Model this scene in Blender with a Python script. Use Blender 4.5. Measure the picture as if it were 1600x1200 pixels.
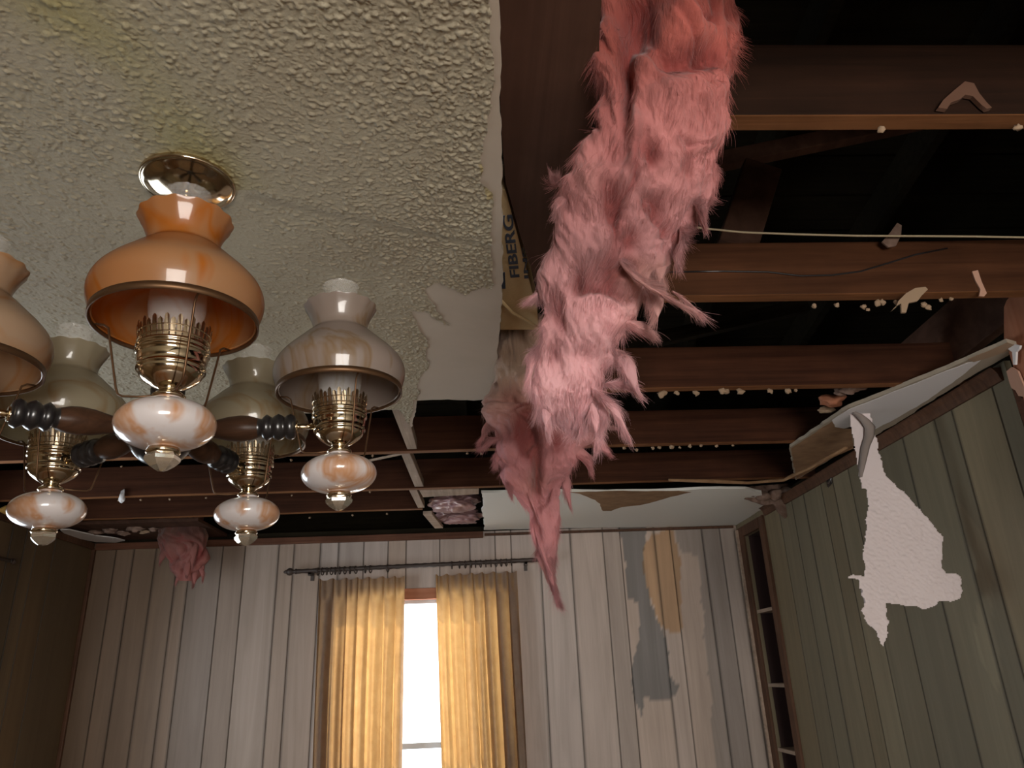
import bpy, bmesh, math, random
import numpy as np
from mathutils import Vector, Matrix
random.seed(7); rng = np.random.default_rng(7)
for o in list(bpy.data.objects): bpy.data.objects.remove(o)
S = bpy.context.scene
COL = S.collection
# ------------------------------------------------------------------ camera
FPX, PITCH, ROLL, YAW = 1155.9995, 21.46058, -2.35268, 2.94147
CAM = np.array([0, 0, 1.615])
D, XL, XR = 4.54704, -2.30261, 1.58862          # back wall, left wall, right wall
ZC = 2.44                                        # underside of the joists
YF = -2.6
_p, _r, _y = map(math.radians, (PITCH, ROLL, YAW))
_fh = np.array([math.sin(_y), math.cos(_y), 0]); _rr = np.array([math.cos(_y), -math.sin(_y), 0]); _up = np.array([0, 0, 1.])
cF = _fh*math.cos(_p)+_up*math.sin(_p); cU0 = -_fh*math.sin(_p)+_up*math.cos(_p)
cR = _rr*math.cos(_r)+cU0*math.sin(_r); cU = -_rr*math.sin(_r)+cU0*math.cos(_r)
cam_data = bpy.data.cameras.new('camera'); cam = bpy.data.objects.new('camera', cam_data); COL.objects.link(cam)
cam.matrix_world = Matrix([[cR[0], cU[0], -cF[0], CAM[0]], [cR[1], cU[1], -cF[1], CAM[1]], [cR[2], cU[2], -cF[2], CAM[2]], [0, 0, 0, 1]])
cam_data.sensor_fit = 'HORIZONTAL'; cam_data.sensor_width = 36; cam_data.lens = FPX/1600*36; cam_data.clip_start = .02
S.camera = cam
# ------------------------------------------------------------------ view, world, lights
S.view_settings.view_transform = 'Standard'; S.view_settings.look = 'None'; S.view_settings.gamma = 1
S.view_settings.use_curve_mapping = False; S.view_settings.exposure = 0.68
W = bpy.data.worlds.new('sky'); S.world = W; W.use_nodes = True
W.node_tree.nodes['Background'].inputs[0].default_value = (.86, .95, 1, 1); W.node_tree.nodes['Background'].inputs[1].default_value = 3.2
def lamp_area(name, loc, target, sx, sy, power, col, spread=180):
    l = bpy.data.lights.new(name, 'AREA'); l.shape = 'RECTANGLE'; l.size = sx; l.size_y = sy; l.energy = power; l.color = col
    l.spread = math.radians(spread)
    o = bpy.data.objects.new(name, l); COL.objects.link(o); o.location = loc
    o.rotation_euler = (Vector(target)-Vector(loc)).to_track_quat('-Z', 'Y').to_euler()
    return o
lamp_area('daylight_left_window', (XL+.07, 2.75, 1.5), (0, 2.75, 1.5), 1.0, 1.1, 7, (.80, .90, 1.0))
lamp_area('front_key_light', (.75, YF+.08, 1.35), (.75, 2, 1.35), 1.5, 1.3, 64, (1.0, .90, .80))  # unseen warm key light, added behind the camera to brighten the room
lamp_area('daylight_back_window', (-.36, D+.14, 1.5), (-.36, 0, 1.2), 0.9, 1.1, 5, (1.0, .97, .92))
sun = bpy.data.lights.new('sun', 'SUN'); sun.energy = 3.5; sun.angle = math.radians(1.2); sun.color = (1, .9, .72)
so = bpy.data.objects.new('sun', sun); COL.objects.link(so); so.location = (2, 8, 7)
so.rotation_euler = Vector((-.50, -1, -.80)).to_track_quat('-Z', 'Y').to_euler()

# ------------------------------------------------------------------ pixel to point
def ray(x, y): return cR*(x-800)+cU*(600-y)+cF*FPX
def onz(x, y, z=ZC): d = ray(x, y); return CAM+d*((z-CAM[2])/d[2])
def ony(x, y, Y): d = ray(x, y); return CAM+d*(Y/d[1])
def onx(x, y, X): d = ray(x, y); return CAM+d*(X/d[0])

# ------------------------------------------------------------------ noise
def _hash(i, j, k, s):
    n = (i*374761393+j*668265263+k*2147483647+s*974634777) & 0xffffffff
    n = ((n ^ (n >> 13))*1274126177) & 0xffffffff
    return ((n ^ (n >> 16)) & 0xffffff)/float(0xffffff)
def vnoise(P, s=0):
    P = np.asarray(P, float); I = np.floor(P).astype(np.int64); f = P-I; f = f*f*(3-2*f)
    r = 0
    for a in (0, 1):
        for b in (0, 1):
            for c in (0, 1):
                w = (f[..., 0] if a else 1-f[..., 0])*(f[..., 1] if b else 1-f[..., 1])*(f[..., 2] if c else 1-f[..., 2])
                r = r+w*_hash(I[..., 0]+a, I[..., 1]+b, I[..., 2]+c, s)
    return r*2-1
def fbm(P, s=0, o=3):
    r = 0; a = 1.; P = np.asarray(P, float)
    for k in range(o): r = r+a*vnoise(P*2**k, s+k*17); a *= .5
    return r
def inpoly(x, y, poly):
    x = np.asarray(x, float); y = np.asarray(y, float); r = np.zeros(x.shape, bool); n = len(poly)
    for i in range(n):
        x1, y1 = poly[i][:2]; x2, y2 = poly[(i+1) % n][:2]
        if y1 == y2: continue
        c = ((y1 > y) != (y2 > y)) & (x < (x2-x1)*(y-y1)/(y2-y1)+x1)
        r ^= c
    return r
# ------------------------------------------------------------------ materials
def mat(name, col, rough=.6, metal=0, **kw):
    m = bpy.data.materials.new(name); m.use_nodes = True
    b = m.node_tree.nodes['Principled BSDF']
    b.inputs['Base Color'].default_value = (*col, 1); b.inputs['Roughness'].default_value = rough; b.inputs['Metallic'].default_value = metal
    for k, v in kw.items():
        b.inputs[k.replace('_', ' ')].default_value = v
    return m
def N(m, t, **kw):
    n = m.node_tree.nodes.new(t)
    for k, v in kw.items(): setattr(n, k, v)
    return n
def L(m, a, b): m.node_tree.links.new(a, b)
def BS(m): return m.node_tree.nodes['Principled BSDF']
def coord(m, scale, kind='Object'):
    tc = N(m, 'ShaderNodeTexCoord'); mp = N(m, 'ShaderNodeMapping'); mp.inputs['Scale'].default_value = scale
    L(m, tc.outputs[kind], mp.inputs['Vector']); return mp.outputs[0]
def noise(m, vec, scale=5, detail=4, rough=.55, dist=0):
    n = N(m, 'ShaderNodeTexNoise'); n.inputs['Scale'].default_value = scale; n.inputs['Detail'].default_value = detail
    n.inputs['Roughness'].default_value = rough; n.inputs['Distortion'].default_value = dist; L(m, vec, n.inputs['Vector']); return n.outputs['Fac']
def ramp(m, fac, stops):
    r = N(m, 'ShaderNodeValToRGB'); e = r.color_ramp.elements
    while len(e) < len(stops): e.new(.5)
    for i, (p, c) in enumerate(stops): e[i].position = p; e[i].color = (*c, 1)
    L(m, fac, r.inputs['Fac']); return r.outputs['Color']
def mixc(m, a, b, fac, mode='MIX'):
    n = N(m, 'ShaderNodeMix', data_type='RGBA', blend_type=mode)
    if isinstance(fac, (int, float)): n.inputs[0].default_value = fac
    else: L(m, fac, n.inputs[0])
    for s, v in ((6, a), (7, b)):
        if isinstance(v, tuple): n.inputs[s].default_value = (*v, 1)
        else: L(m, v, n.inputs[s])
    return n.outputs[2]
def bump(m, h, strength=.3, dist=.01):
    b = N(m, 'ShaderNodeBump'); b.inputs['Strength'].default_value = strength; b.inputs['Distance'].default_value = dist
    L(m, h, b.inputs['Height']); L(m, b.outputs[0], BS(m).inputs['Normal'])
def attr(m, name):
    a = N(m, 'ShaderNodeAttribute'); a.attribute_name = name; return a
def wood(name, c1, c2, scale, rough=.65, b=.25, axis='x'):
    m = mat(name, c1, rough)
    s = {'x': (1.2, 26, 26), 'y': (26, 1.2, 26), 'z': (26, 26, 1.2)}[axis]
    v = coord(m, tuple(k*scale for k in s)); f = noise(m, v, 1.6, 6, .6, .6)
    v2 = coord(m, (1.7, 1.7, 1.7)); g = noise(m, v2, 2.3, 4, .6)
    c = ramp(m, f, [(.3, c1), (.7, c2)]); c = mixc(m, c, ramp(m, g, [(.35, (.42, .42, .42)), (.7, (1, 1, 1))]), .6, 'MULTIPLY')
    L(m, c, BS(m).inputs['Base Color']); BS(m).inputs['Specular IOR Level'].default_value = .12; bump(m, f, b, .004); return m
M = {}
M['joist'] = wood('joist_wood', (.034, .011, .005), (.075, .027, .012), 1, .75)
M['joist_dark'] = wood('shaded_joist_wood', (.014, .006, .003), (.03, .012, .006), 1, .8)  # darker copy for the nearest joist, its shade painted into the colour
M['joist_under'] = wood('bounce_lit_joist_underside', (.15, .06, .022), (.26, .11, .045), 1, .7)  # paler orange paints bounce light onto the undersides
M['joist_pale'] = wood('pale_joist_wood', (.045, .016, .006), (.09, .034, .014), 1, .7)
M['block'] = wood('weathered_pine', (.33, .24, .18), (.5, .38, .29), 1, .7, axis='y')
M['trim'] = wood('stained_trim', (.11, .045, .025), (.2, .09, .055), 1, .5)
M['trimz'] = wood('stained_trim_upright', (.08, .04, .024), (.15, .075, .045), 1, .5, axis='z')
M['darkboard'] = wood('dark_board', (.06, .028, .018), (.105, .052, .034), .5, .8, .1, 'y')
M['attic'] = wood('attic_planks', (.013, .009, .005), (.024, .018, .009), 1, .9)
M['stud'] = wood('orange_stud', (.34, .13, .07), (.45, .19, .11), .6, .7, .2, 'z')
M['blackpaint'] = mat('black_turned_wood', (.012, .011, .012), .28, Coat_Weight=.3)
M['armwood'] = wood('walnut_arm', (.04, .02, .012), (.085, .04, .022), 2, .35, .05)
M['brass'] = mat('polished_brass', (.60, .50, .36), .12, 1.0)
M['antique'] = mat('antique_brass', (.13, .07, .035), .45, .8)
M['rodmetal'] = mat('dark_rod_wood', (.045, .03, .024), .5)
M['floor'] = wood('floor_boards', (.16, .10, .06), (.26, .17, .10), 1, .5, axis='y')
M['paint'] = mat('plain_wall', (.30, .27, .22), .8)
M['stripface'] = mat('grey_drywall_paper', (.30, .25, .19), .9)
M['white'] = mat('white_paper', (.62, .60, .60), .8)
M['flap'] = mat('popcorn_flap', (.66, .58, .58), .85)
M['gyp'] = mat('gypsum_crumb', (.30, .205, .13), .9)
M['dim'] = mat('dark_brown_paper', (.10, .045, .025), .9)  # dark brown tone for the arched scrap
M['pinkgyp'] = mat('pink_gypsum', (.42, .24, .17), .9)
M['brown'] = mat('torn_brown_paper', (.26, .15, .07), .9)
_b = noise(M['brown'], coord(M['brown'], (1, 1, 1)), 14, 4); L(M['brown'], ramp(M['brown'], _b, [(.3, (.19, .10, .045)), (.7, (.31, .18, .09))]), BS(M['brown']).inputs['Base Color'])
M['debris'] = mat('dark_debris', (.16, .10, .075), .95)
_b = noise(M['debris'], coord(M['debris'], (1, 1, 1)), 20, 4); L(M['debris'], ramp(M['debris'], _b, [(.3, (.09, .05, .035)), (.7, (.26, .17, .13))]), BS(M['debris']).inputs['Base Color'])
# popcorn ceiling and its paper
m = M['ceiling'] = mat('ceiling_paper', (.4, .36, .3), .9)
v = coord(m, (1, 1, 1)); f = noise(m, v, 1.6, 5, .6, .4)
L(m, ramp(m, f, [(.3, (.42, .345, .27)), (.7, (.54, .46, .375))]), BS(m).inputs['Base Color'])
m = M['popcorn'] = mat('popcorn_texture', (.5, .46, .38), .75)
f = noise(m, v if False else coord(m, (1, 1, 1)), 1.5, 5, .6, .5); g = noise(m, coord(m, (1, 1, 1)), 150, 3, .6)
at_ = attr(m, 'tint')
c = ramp(m, f, [(.28, (.35, .30, .215)), (.55, (.42, .375, .275)), (.8, (.39, .36, .255))])
L(m, mixc(m, c, at_.outputs['Color'], 1.0, 'MULTIPLY'), BS(m).inputs['Base Color']); bump(m, g, .5, .003)
# wall panelling: colour attribute = plank tone, stains and painted shade
def panel_mat(name):
    m = mat(name, (.3, .26, .2), .55)
    a = attr(m, 'tint'); v = coord(m, (9, 9, .5)); f = noise(m, v, 2.2, 6, .6, .8)
    g = noise(m, coord(m, (1, 1, 1)), 1.1, 3)
    c = mixc(m, a.outputs['Color'], ramp(m, f, [(.25, (.62, .60, .57)), (.75, (1, 1, 1))]), .8, 'MULTIPLY')
    c = mixc(m, c, ramp(m, g, [(.3, (.75, .73, .70)), (.7, (1, 1, 1))]), .6, 'MULTIPLY')
    L(m, c, BS(m).inputs['Base Color']); bump(m, f, .12, .003); return m
M['panel'] = panel_mat('wood_grain_panelling')
# opal marbled glass
def marble(name, base, streak, amt=.5, trans=.35, scale=8, lo=.46, hi=.60, coat=1.0, rough=.3):
    m = mat(name, base, rough, Coat_Weight=coat, Coat_Roughness=.04)
    v = coord(m, (1, 1, .45)); f = noise(m, v, scale, 4, .55, 1.5)
    g = N(m, 'ShaderNodeMath', operation='ABSOLUTE'); sb = N(m, 'ShaderNodeMath', operation='SUBTRACT'); sb.inputs[1].default_value = .5
    L(m, f, sb.inputs[0]); L(m, sb.outputs[0], g.inputs[0])
    band = ramp(m, g.outputs[0], [(0.0, (1, 1, 1)), (amt*.12, (0, 0, 0))])
    broad = ramp(m, noise(m, coord(m, (1, 1, .4)), scale*.5, 3, .5, 1.5), [(lo, (0, 0, 0)), (hi, (1, 1, 1))])
    c = mixc(m, base, streak, band); c = mixc(m, c, streak, mixc(m, (0, 0, 0), broad, .65))
    L(m, c, BS(m).inputs['Base Color'])
    if trans:
        t = N(m, 'ShaderNodeBsdfTranslucent'); L(m, c, t.inputs[0]); mx = N(m, 'ShaderNodeMixShader'); mx.inputs[0].default_value = trans
        out = m.node_tree.nodes['Material Output']
        L(m, BS(m).outputs[0], mx.inputs[1]); L(m, t.outputs[0], mx.inputs[2]); L(m, mx.outputs[0], out.inputs[0])
    return m
M['globe'] = marble('marbled_white_glass', (.67, .62, .62), (.52, .27, .14), .7, .15, 6, .64, .80)
M['shade_amber'] = marble('amber_opal_glass', (.56, .33, .17), (.56, .19, .025), .30, .55, 3.2, .34, .62)
M['shade_peach'] = marble('peach_opal_glass', (.52, .37, .25), (.50, .27, .12), .30, .5, 3.2, .45, .7)
M['shade_smoke'] = marble('smoky_opal_glass', (.36, .29, .25), (.29, .19, .11), .3, .42, 4, .5, .75)
M['shade_honey'] = marble('honey_opal_glass', (.42, .36, .25), (.36, .25, .13), .3, .45, 4, .5, .75)
m = M['chimney'] = mat('clear_glass', (.9, .88, .85), .04); BS(m).inputs['Transmission Weight'].default_value = .0
BS(m).inputs['Alpha'].default_value = .2
m = M['crystal'] = mat('cut_crystal', (.75, .70, .60), .08, .85); BS(m).inputs['Transmission Weight'].default_value = .0; BS(m).inputs['IOR'].default_value = 1.5
m = M['pane'] = mat('window_glass', (1, 1, 1), .02); BS(m).inputs['Alpha'].default_value = .12
m = M['prong'] = mat('pierced_brass', (.55, .44, .30), .25, 1.0)
# curtain cloth
def cloth(name, col, tr):
    m = mat(name, col, .9); v = coord(m, (1, 1, 1)); f = noise(m, v, 18, 4, .6); w = noise(m, coord(m, (60, 60, 60)), 5, 2)
    c = mixc(m, tuple(k*.65 for k in col), col, f); L(m, c, BS(m).inputs['Base Color']); bump(m, w, .2, .002)
    t = N(m, 'ShaderNodeBsdfTranslucent'); L(m, mixc(m, (tr[0]*.62, tr[1]*.5, tr[2]*.4), tr, f), t.inputs[0]); mx = N(m, 'ShaderNodeMixShader'); mx.inputs[0].default_value = .45
    L(m, BS(m).outputs[0], mx.inputs[1]); L(m, t.outputs[0], mx.inputs[2]); L(m, mx.outputs[0], m.node_tree.nodes['Material Output'].inputs[0])
    return m
M['curtain'] = cloth('gold_brocade_cloth', (.30, .23, .18), (.62, .36, .13))
# insulation wool
def wool(name, mul=1.0):
    m = mat(name, (.7, .3, .3), .95); a = attr(m, 'tint')
    L(m, a.outputs['Color'], BS(m).inputs['Base Color']); BS(m).inputs['Sheen Weight'].default_value = .25
    BS(m).inputs['Specular IOR Level'].default_value = .1
    t = N(m, 'ShaderNodeBsdfTranslucent'); L(m, a.outputs['Color'], t.inputs[0]); mx = N(m, 'ShaderNodeMixShader'); mx.inputs[0].default_value = .25
    L(m, BS(m).outputs[0], mx.inputs[1]); L(m, t.outputs[0], mx.inputs[2]); L(m, mx.outputs[0], m.node_tree.nodes['Material Output'].inputs[0])
    f = noise(m, coord(m, (1, 1, .35)), 90, 5, .65); b = N(m, 'ShaderNodeBump'); b.inputs['Strength'].default_value = .6; b.inputs['Distance'].default_value = .006
    L(m, f, b.inputs['Height']); L(m, b.outputs[0], BS(m).inputs['Normal']); return m
M['wool'] = wool('pink_glass_wool')
M['kraft'] = mat('kraft_paper', (.50, .36, .19), .8)
_b = noise(M['kraft'], coord(M['kraft'], (1, 1, 1)), 30, 4); bump(M['kraft'], _b, .5, .005)
M['ink'] = mat('navy_ink', (.035, .045, .07), .8)
M['wire'] = mat('pale_cable', (.42, .34, .22), .6)

# ------------------------------------------------------------------ object helpers
def link(name, me, parent=None, mats=()):
    o = bpy.data.objects.new(name, me); COL.objects.link(o)
    for k in mats: me.materials.append(M[k] if isinstance(k, str) else k)
    if parent is not None: o.parent = parent
    return o
def mesh(name, V, F, m=None, parent=None, smooth=False, tint=None):
    me = bpy.data.meshes.new(name); me.from_pydata([tuple(map(float, v)) for v in V], [], [tuple(f) for f in F]); me.update()
    o = link(name, me, parent, (m,) if m else ())
    if smooth: me.polygons.foreach_set('use_smooth', [True]*len(me.polygons))
    if tint is not None: set_tint(me, tint)
    return o
def npmesh(name, V, Q, m, parent=None, smooth=True, tint=None):
    me = bpy.data.meshes.new(name); k = Q.shape[1]
    me.vertices.add(len(V)); me.vertices.foreach_set('co', np.asarray(V, np.float32).ravel())
    me.loops.add(Q.size); me.loops.foreach_set('vertex_index', Q.astype(np.int32).ravel())
    me.polygons.add(len(Q)); me.polygons.foreach_set('loop_start', np.arange(0, Q.size, k, dtype=np.int32))
    try: me.polygons.foreach_set('loop_total', np.full(len(Q), k, np.int32))
    except Exception: pass
    me.polygons.foreach_set('use_smooth', np.full(len(Q), smooth)); me.update(calc_edges=True); me.validate()
    if tint is not None: set_tint(me, tint)
    return link(name, me, parent, (m,))
def set_tint(me, T):
    a = me.color_attributes.new('tint', 'FLOAT_COLOR', 'POINT'); T = np.asarray(T, np.float32)
    if T.shape[1] == 3: T = np.concatenate([T, np.ones((len(T), 1), np.float32)], 1)
    a.data.foreach_set('color', T.ravel())
def tag(o, label=None, cat=None, group=None, kind=None):
    if label: o['label'] = label
    if cat: o['category'] = cat
    if group: o['group'] = group
    if kind: o['kind'] = kind
    return o
def empty(name, loc, label, cat, group=None):
    o = bpy.data.objects.new(name, None); COL.objects.link(o); o.location = loc; o.empty_display_size = .05
    return tag(o, label, cat, group)
def box_vf(x0, x1, y0, y1, z0, z1):
    V = [(x, y, z) for x in (x0, x1) for y in (y0, y1) for z in (z0, z1)]
    return V, [(0, 1, 3, 2), (4, 6, 7, 5), (0, 4, 5, 1), (2, 3, 7, 6), (0, 2, 6, 4), (1, 5, 7, 3)]
def bevel(o, w=.003, seg=2):
    b = o.modifiers.new('bevel', 'BEVEL'); b.width = w; b.segments = seg; b.limit_method = 'ANGLE'; return o
def box(name, x0, x1, y0, y1, z0, z1, m, parent=None, bev=0):
    V, F = box_vf(x0, x1, y0, y1, z0, z1); o = mesh(name, V, F, m, parent)
    if bev: bevel(o, bev)
    return o
def joined(name, parts, m, parent=None, smooth=False):
    V = []; F = []
    for v, f in parts:
        b = len(V); V += [tuple(p) for p in v]; F += [tuple(i+b for i in q) for q in f]
    return mesh(name, V, F, m, parent, smooth)
def lathe_vf(prof, seg=40, ruffle=None):
    V = []; F = []
    for (r, h) in prof:
        for k in range(seg):
            a = 2*math.pi*k/seg; rr = r; hh = h
            if ruffle: rr, hh = ruffle(r, h, a)
            V.append((rr*math.cos(a), rr*math.sin(a), hh))
    for i in range(len(prof)-1):
        for k in range(seg):
            k2 = (k+1) % seg; F.append((i*seg+k, i*seg+k2, (i+1)*seg+k2, (i+1)*seg+k))
    return V, F
def smoothprof(pts, n=6):
    out = []; P = [pts[0]]+list(pts)+[pts[-1]]
    for i in range(1, len(P)-2):
        p0, p1, p2, p3 = map(np.array, P[i-1:i+3])
        for k in range(n):
            t = k/n; out.append(tuple(.5*((2*p1)+(-p0+p2)*t+(2*p0-5*p1+4*p2-p3)*t*t+(-p0+3*p1-3*p2+p3)*t**3)))
    out.append(tuple(pts[-1])); return out
def tube_vf(pts, r, seg=8, closed=False):
    pts = [np.array(p, float) for p in pts]; n = len(pts); V = []; F = []; prev = None
    for i, p in enumerate(pts):
        t = (pts[(i+1) % n]-pts[i-1]) if closed else (pts[min(i+1, n-1)]-pts[max(i-1, 0)])
        t = t/(np.linalg.norm(t)+1e-12)
        if prev is None:
            a = np.cross(t, [0, 0, 1.]);
            if np.linalg.norm(a) < .1: a = np.cross(t, [1., 0, 0])
        else: a = prev-t*(prev@t)
        a /= np.linalg.norm(a); prev = a; b = np.cross(t, a); rr = r(i/(n-1)) if callable(r) else r
        for k in range(seg):
            q = 2*math.pi*k/seg; V.append(tuple(p+rr*(a*math.cos(q)+b*math.sin(q))))
    m_ = n if closed else n-1
    for i in range(m_):
        for k in range(seg):
            k2 = (k+1) % seg; j = (i+1) % n; F.append((i*seg+k, i*seg+k2, j*seg+k2, j*seg+k))
    if not closed: F.append(tuple(range(seg-1, -1, -1))); F.append(tuple(range((n-1)*seg, n*seg)))
    return V, F
def prism(name, poly, off, m, parent=None):
    """a polygon of 3-D points with real thickness off (vector)"""
    bm = bmesh.new(); off = Vector(off); vs = [bm.verts.new(Vector(map(float, p))) for p in poly]; f = bm.faces.new(vs)
    r = bmesh.ops.extrude_face_region(bm, geom=[f]); bmesh.ops.translate(bm, verts=[e for e in r['geom'] if isinstance(e, bmesh.types.BMVert)], vec=off)
    bmesh.ops.triangulate(bm, faces=[f for f in bm.faces if len(f.verts) > 4]); bmesh.ops.recalc_face_normals(bm, faces=bm.faces)
    me = bpy.data.meshes.new(name); bm.to_mesh(me); bm.free(); return link(name, me, parent, (m,))
def rough_edge(poly, step=.012, amp=.004, seed=0):
    r = random.Random(seed); out = []; n = len(poly)
    for i in range(n):
        a = np.array(poly[i], float); b = np.array(poly[(i+1) % n], float); k = max(1, int(np.linalg.norm(b-a)/step)); t = (b-a)/(np.linalg.norm(b-a)+1e-9)
        for j in range(k):
            p = a+(b-a)*j/k
            if j: p = p+np.array([-t[1], t[0], 0])*r.uniform(-amp, amp) if abs(t[2]) < .5 and len(p) == 3 else p+np.array([r.uniform(-amp, amp) for _ in p])
            out.append(p)
    return out
def lump(name, c, r, m, parent=None, seed=0, sub=2, rough=.35):
    bm = bmesh.new(); bmesh.ops.create_icosphere(bm, subdivisions=sub, radius=1)
    P = np.array([v.co for v in bm.verts]); n = fbm(P*1.6+seed*7.3, seed, 3)
    r = np.array(r if hasattr(r, '__len__') else (r, r, r)); P = P*(1+rough*n[:, None])*r
    for v, p in zip(bm.verts, P): v.co = p
    me = bpy.data.meshes.new(name); bm.to_mesh(me); bm.free()
    for p in me.polygons: p.use_smooth = True
    o = link(name, me, parent, (m,)); o.location = c; return o

# ------------------------------------------------------------------ room shell
tag(box('floor', XL-.12, XR+.4, YF-.12, D+.12, -.06, 0, 'floor'), kind='structure')
def panel_wall(name, to3, u0, u1, z0, z1, grooves, base, holes=(), stain=None, thick=.02, du=.012, dz=.02, seed=0, gdark=.3):
    """panelled wall: to3(u,z,depth) -> point; grooves are V cuts; holes = rectangles (u0,u1,z0,z1)"""
    r = random.Random(seed); gw = .0032
    us = {round(u0, 4), round(u1, 4)}; gs = sorted(g for g in grooves if u0+.01 < g < u1-.01)
    for g in gs: us |= {g-gw, g, g+gw}
    for h in holes: us |= {h[0], h[1]}
    u = u0
    while u < u1: us.add(u); u += du
    us = sorted(us); us2 = [us[0]]
    key = set(gs) | {g-gw for g in gs} | {g+gw for g in gs} | {h[0] for h in holes} | {h[1] for h in holes} | {u1}
    for a in us[1:]:
        if a-us2[-1] < 1e-4: continue
        us2.append(a)
    us = np.array(us2); zs = sorted(set(list(np.arange(z0, z1, dz))+[z1]+[h[2] for h in holes]+[h[3] for h in holes])); zs = np.array(zs)
    tone = [r.uniform(.82, 1.12) for _ in range(len(gs)+1)]; hue = [r.uniform(-1, 1) for _ in range(len(gs)+1)]
    U, Z = np.meshgrid(us, zs, indexing='ij'); dep = np.zeros(U.shape); g_ = np.zeros(U.shape, bool)
    for g in gs: k = np.abs(U-g) < 1e-5; dep[k] = .004; g_ |= np.abs(U-g) < gw*1.05
    idx = np.searchsorted(np.array(gs) if gs else np.array([1e9]), U)
    T = np.array(base(U, Z)) if callable(base) else np.ones(U.shape+(3,))*np.array(base)
    T = T*np.array(tone)[idx][..., None]; hh = np.array(hue)[idx]; T = T*(1+np.stack([.05*hh, 0*hh, -.06*hh], -1))
    if stain: T = stain(U, Z, T)
    T[g_] = T[g_]*gdark
    V = to3(U, Z, dep).reshape(-1, 3); nz = len(zs); Q = []
    uc = (us[1:]+us[:-1])/2; zc = (zs[1:]+zs[:-1])/2
    I, J = np.meshgrid(np.arange(len(us)-1), np.arange(nz-1), indexing='ij'); keep = np.ones(I.shape, bool)
    for h in holes: keep &= ~((uc[I] > h[0]) & (uc[I] < h[1]) & (zc[J] > h[2]) & (zc[J] < h[3]))
    I = I[keep]; J = J[keep]; Q = np.stack([I*nz+J, (I+1)*nz+J, (I+1)*nz+J+1, I*nz+J+1], -1)
    o = npmesh(name, V, Q, 'panel', None, False, T.reshape(-1, 3))
    s = o.modifiers.new('solid', 'SOLIDIFY'); s.thickness = thick; s.offset = -1; s.use_even_offset = False
    return tag(o, kind='structure')
gb = [ony(x, y, D)[0] for x, y in [(178, 885), (206, 885), (241, 885), (276, 885), (296, 885), (346, 885), (381, 885), (434, 885), (458, 885), (502, 840), (530, 840), (569, 840), (607, 840), (635, 840), (687, 840), (734, 840), (773, 840), (798, 840), (846, 900), (890, 830), (941, 830), (967.6, 830), (1021, 830), (1046, 830), (1096, 830), (1124, 830)]]
WX0, WX1, WZ0, WZ1 = -.80, .10, .92, 2.095
stA = [ony(x, y, D)[[0, 2]] for x, y in [(967, 822), (1008, 822), (1006, 870), (1012, 930), (1024, 965), (1036, 985), (1044, 1005), (1043, 1055), (1062, 1072), (1054, 1092), (1036, 1090), (1022, 1094), (1008, 1085), (1003, 1122), (992, 1095), (988, 1050), (996, 1000), (998, 938), (984, 934), (976, 880)]]
shadeB = [ony(x, y, D)[[0, 2]] for x, y in [(1055, 822), (1160, 822), (1230, 1230), (1120, 1230), (1112, 1100), (1098, 960), (1092, 870), (1064, 860)]]  # cool band at the right end, shadow painted into the panels
stT = [ony(x, y, D)[[0, 2]] for x, y in [(1006, 850), (1018, 836), (1050, 822), (1062, 870), (1066, 985), (1050, 990), (1030, 975), (1014, 930), (1005, 890)]]
def stain_shade_back(U, Z, T):
    j = .012*vnoise(np.stack([U*9, Z*9, Z*0], -1), 3)+.005*vnoise(np.stack([U*40, Z*40, Z*0], -1), 5); j2 = .012*vnoise(np.stack([U*9, Z*9, Z*0+7], -1), 4)
    T = T.copy()
    b = inpoly(U+j, Z+j2, shadeB); T[b] = T[b]*np.array([.68, .72, .76])
    a = inpoly(U+j, Z+j2, stA); T[a] = np.array([.25, .225, .21])
    t = inpoly(U+j*.5, Z+j2*.5, stT); T[t] = np.array([.44, .27, .15])*T[t].mean(-1)[..., None]/.40
    return T
def back_base(U, Z):
    k = np.clip((U+2.3)/1.6, 0, 1)[..., None]      # darker and browner towards the left corner, paler and greyer on the right
    s = vnoise(np.stack([U*3.2, Z*.5, U*0], -1), 9)[..., None]*.18
    k = np.clip(k+s, 0, 1)
    return np.array([.20, .125, .07])*(1-k)+np.array([.60, .49, .43])*k
wb = panel_wall('wall_back', lambda u, z, d: np.stack([u, D+d, z], -1), XL, XR, 0, ZC, gb, back_base, [(WX0, WX1, WZ0, WZ1)], stain_shade_back, seed=3, gdark=.5)
gr = [onx(x, y, XR)[1] for x, y in [(1544, 585), (1482, 624), (1454.5, 637), (1407, 671), (1358, 702), (1324, 729), (1299, 741), (1281, 750), (1253, 761), (1235, 772), (1215, 785)]]
YE = onx(1573, 580, XR)[1]
BY0, BY1, BZ1 = 4.13, 4.41, 2.335
stR = [onx(x, y, XR)[1:] for x, y in [(1490, 770), (1532, 830), (1556, 900), (1545, 960), (1566, 1020), (1560, 1085), (1535, 1040), (1522, 985), (1535, 930), (1520, 860), (1500, 820)]]
def stain_right(U, Z, T):
    T = T.copy(); j = .02*vnoise(np.stack([U*14, Z*14, Z*0], -1), 3); b = inpoly(U+j, Z+j, stR); T[b] = T[b]*1.22; return T
wr = panel_wall('wall_right', lambda u, z, d: np.stack([XR+d, u, z], -1), YE, D, 0, ZC, gr, (.225, .19, .12), [(BY0, BY1, .1, BZ1)], stain_right, seed=8, gdark=.42)
for mod in wr.modifiers: mod.offset = 1
gl = list(np.cumsum([.1, .09, .16, .14, .08, .18, .12, .1, .15, .2, .09, .13, .16, .1, .14, .09, .17, .15, .1, .2, .14, .1, .16, .12, .1, .17])+YF+3.3)
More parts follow.
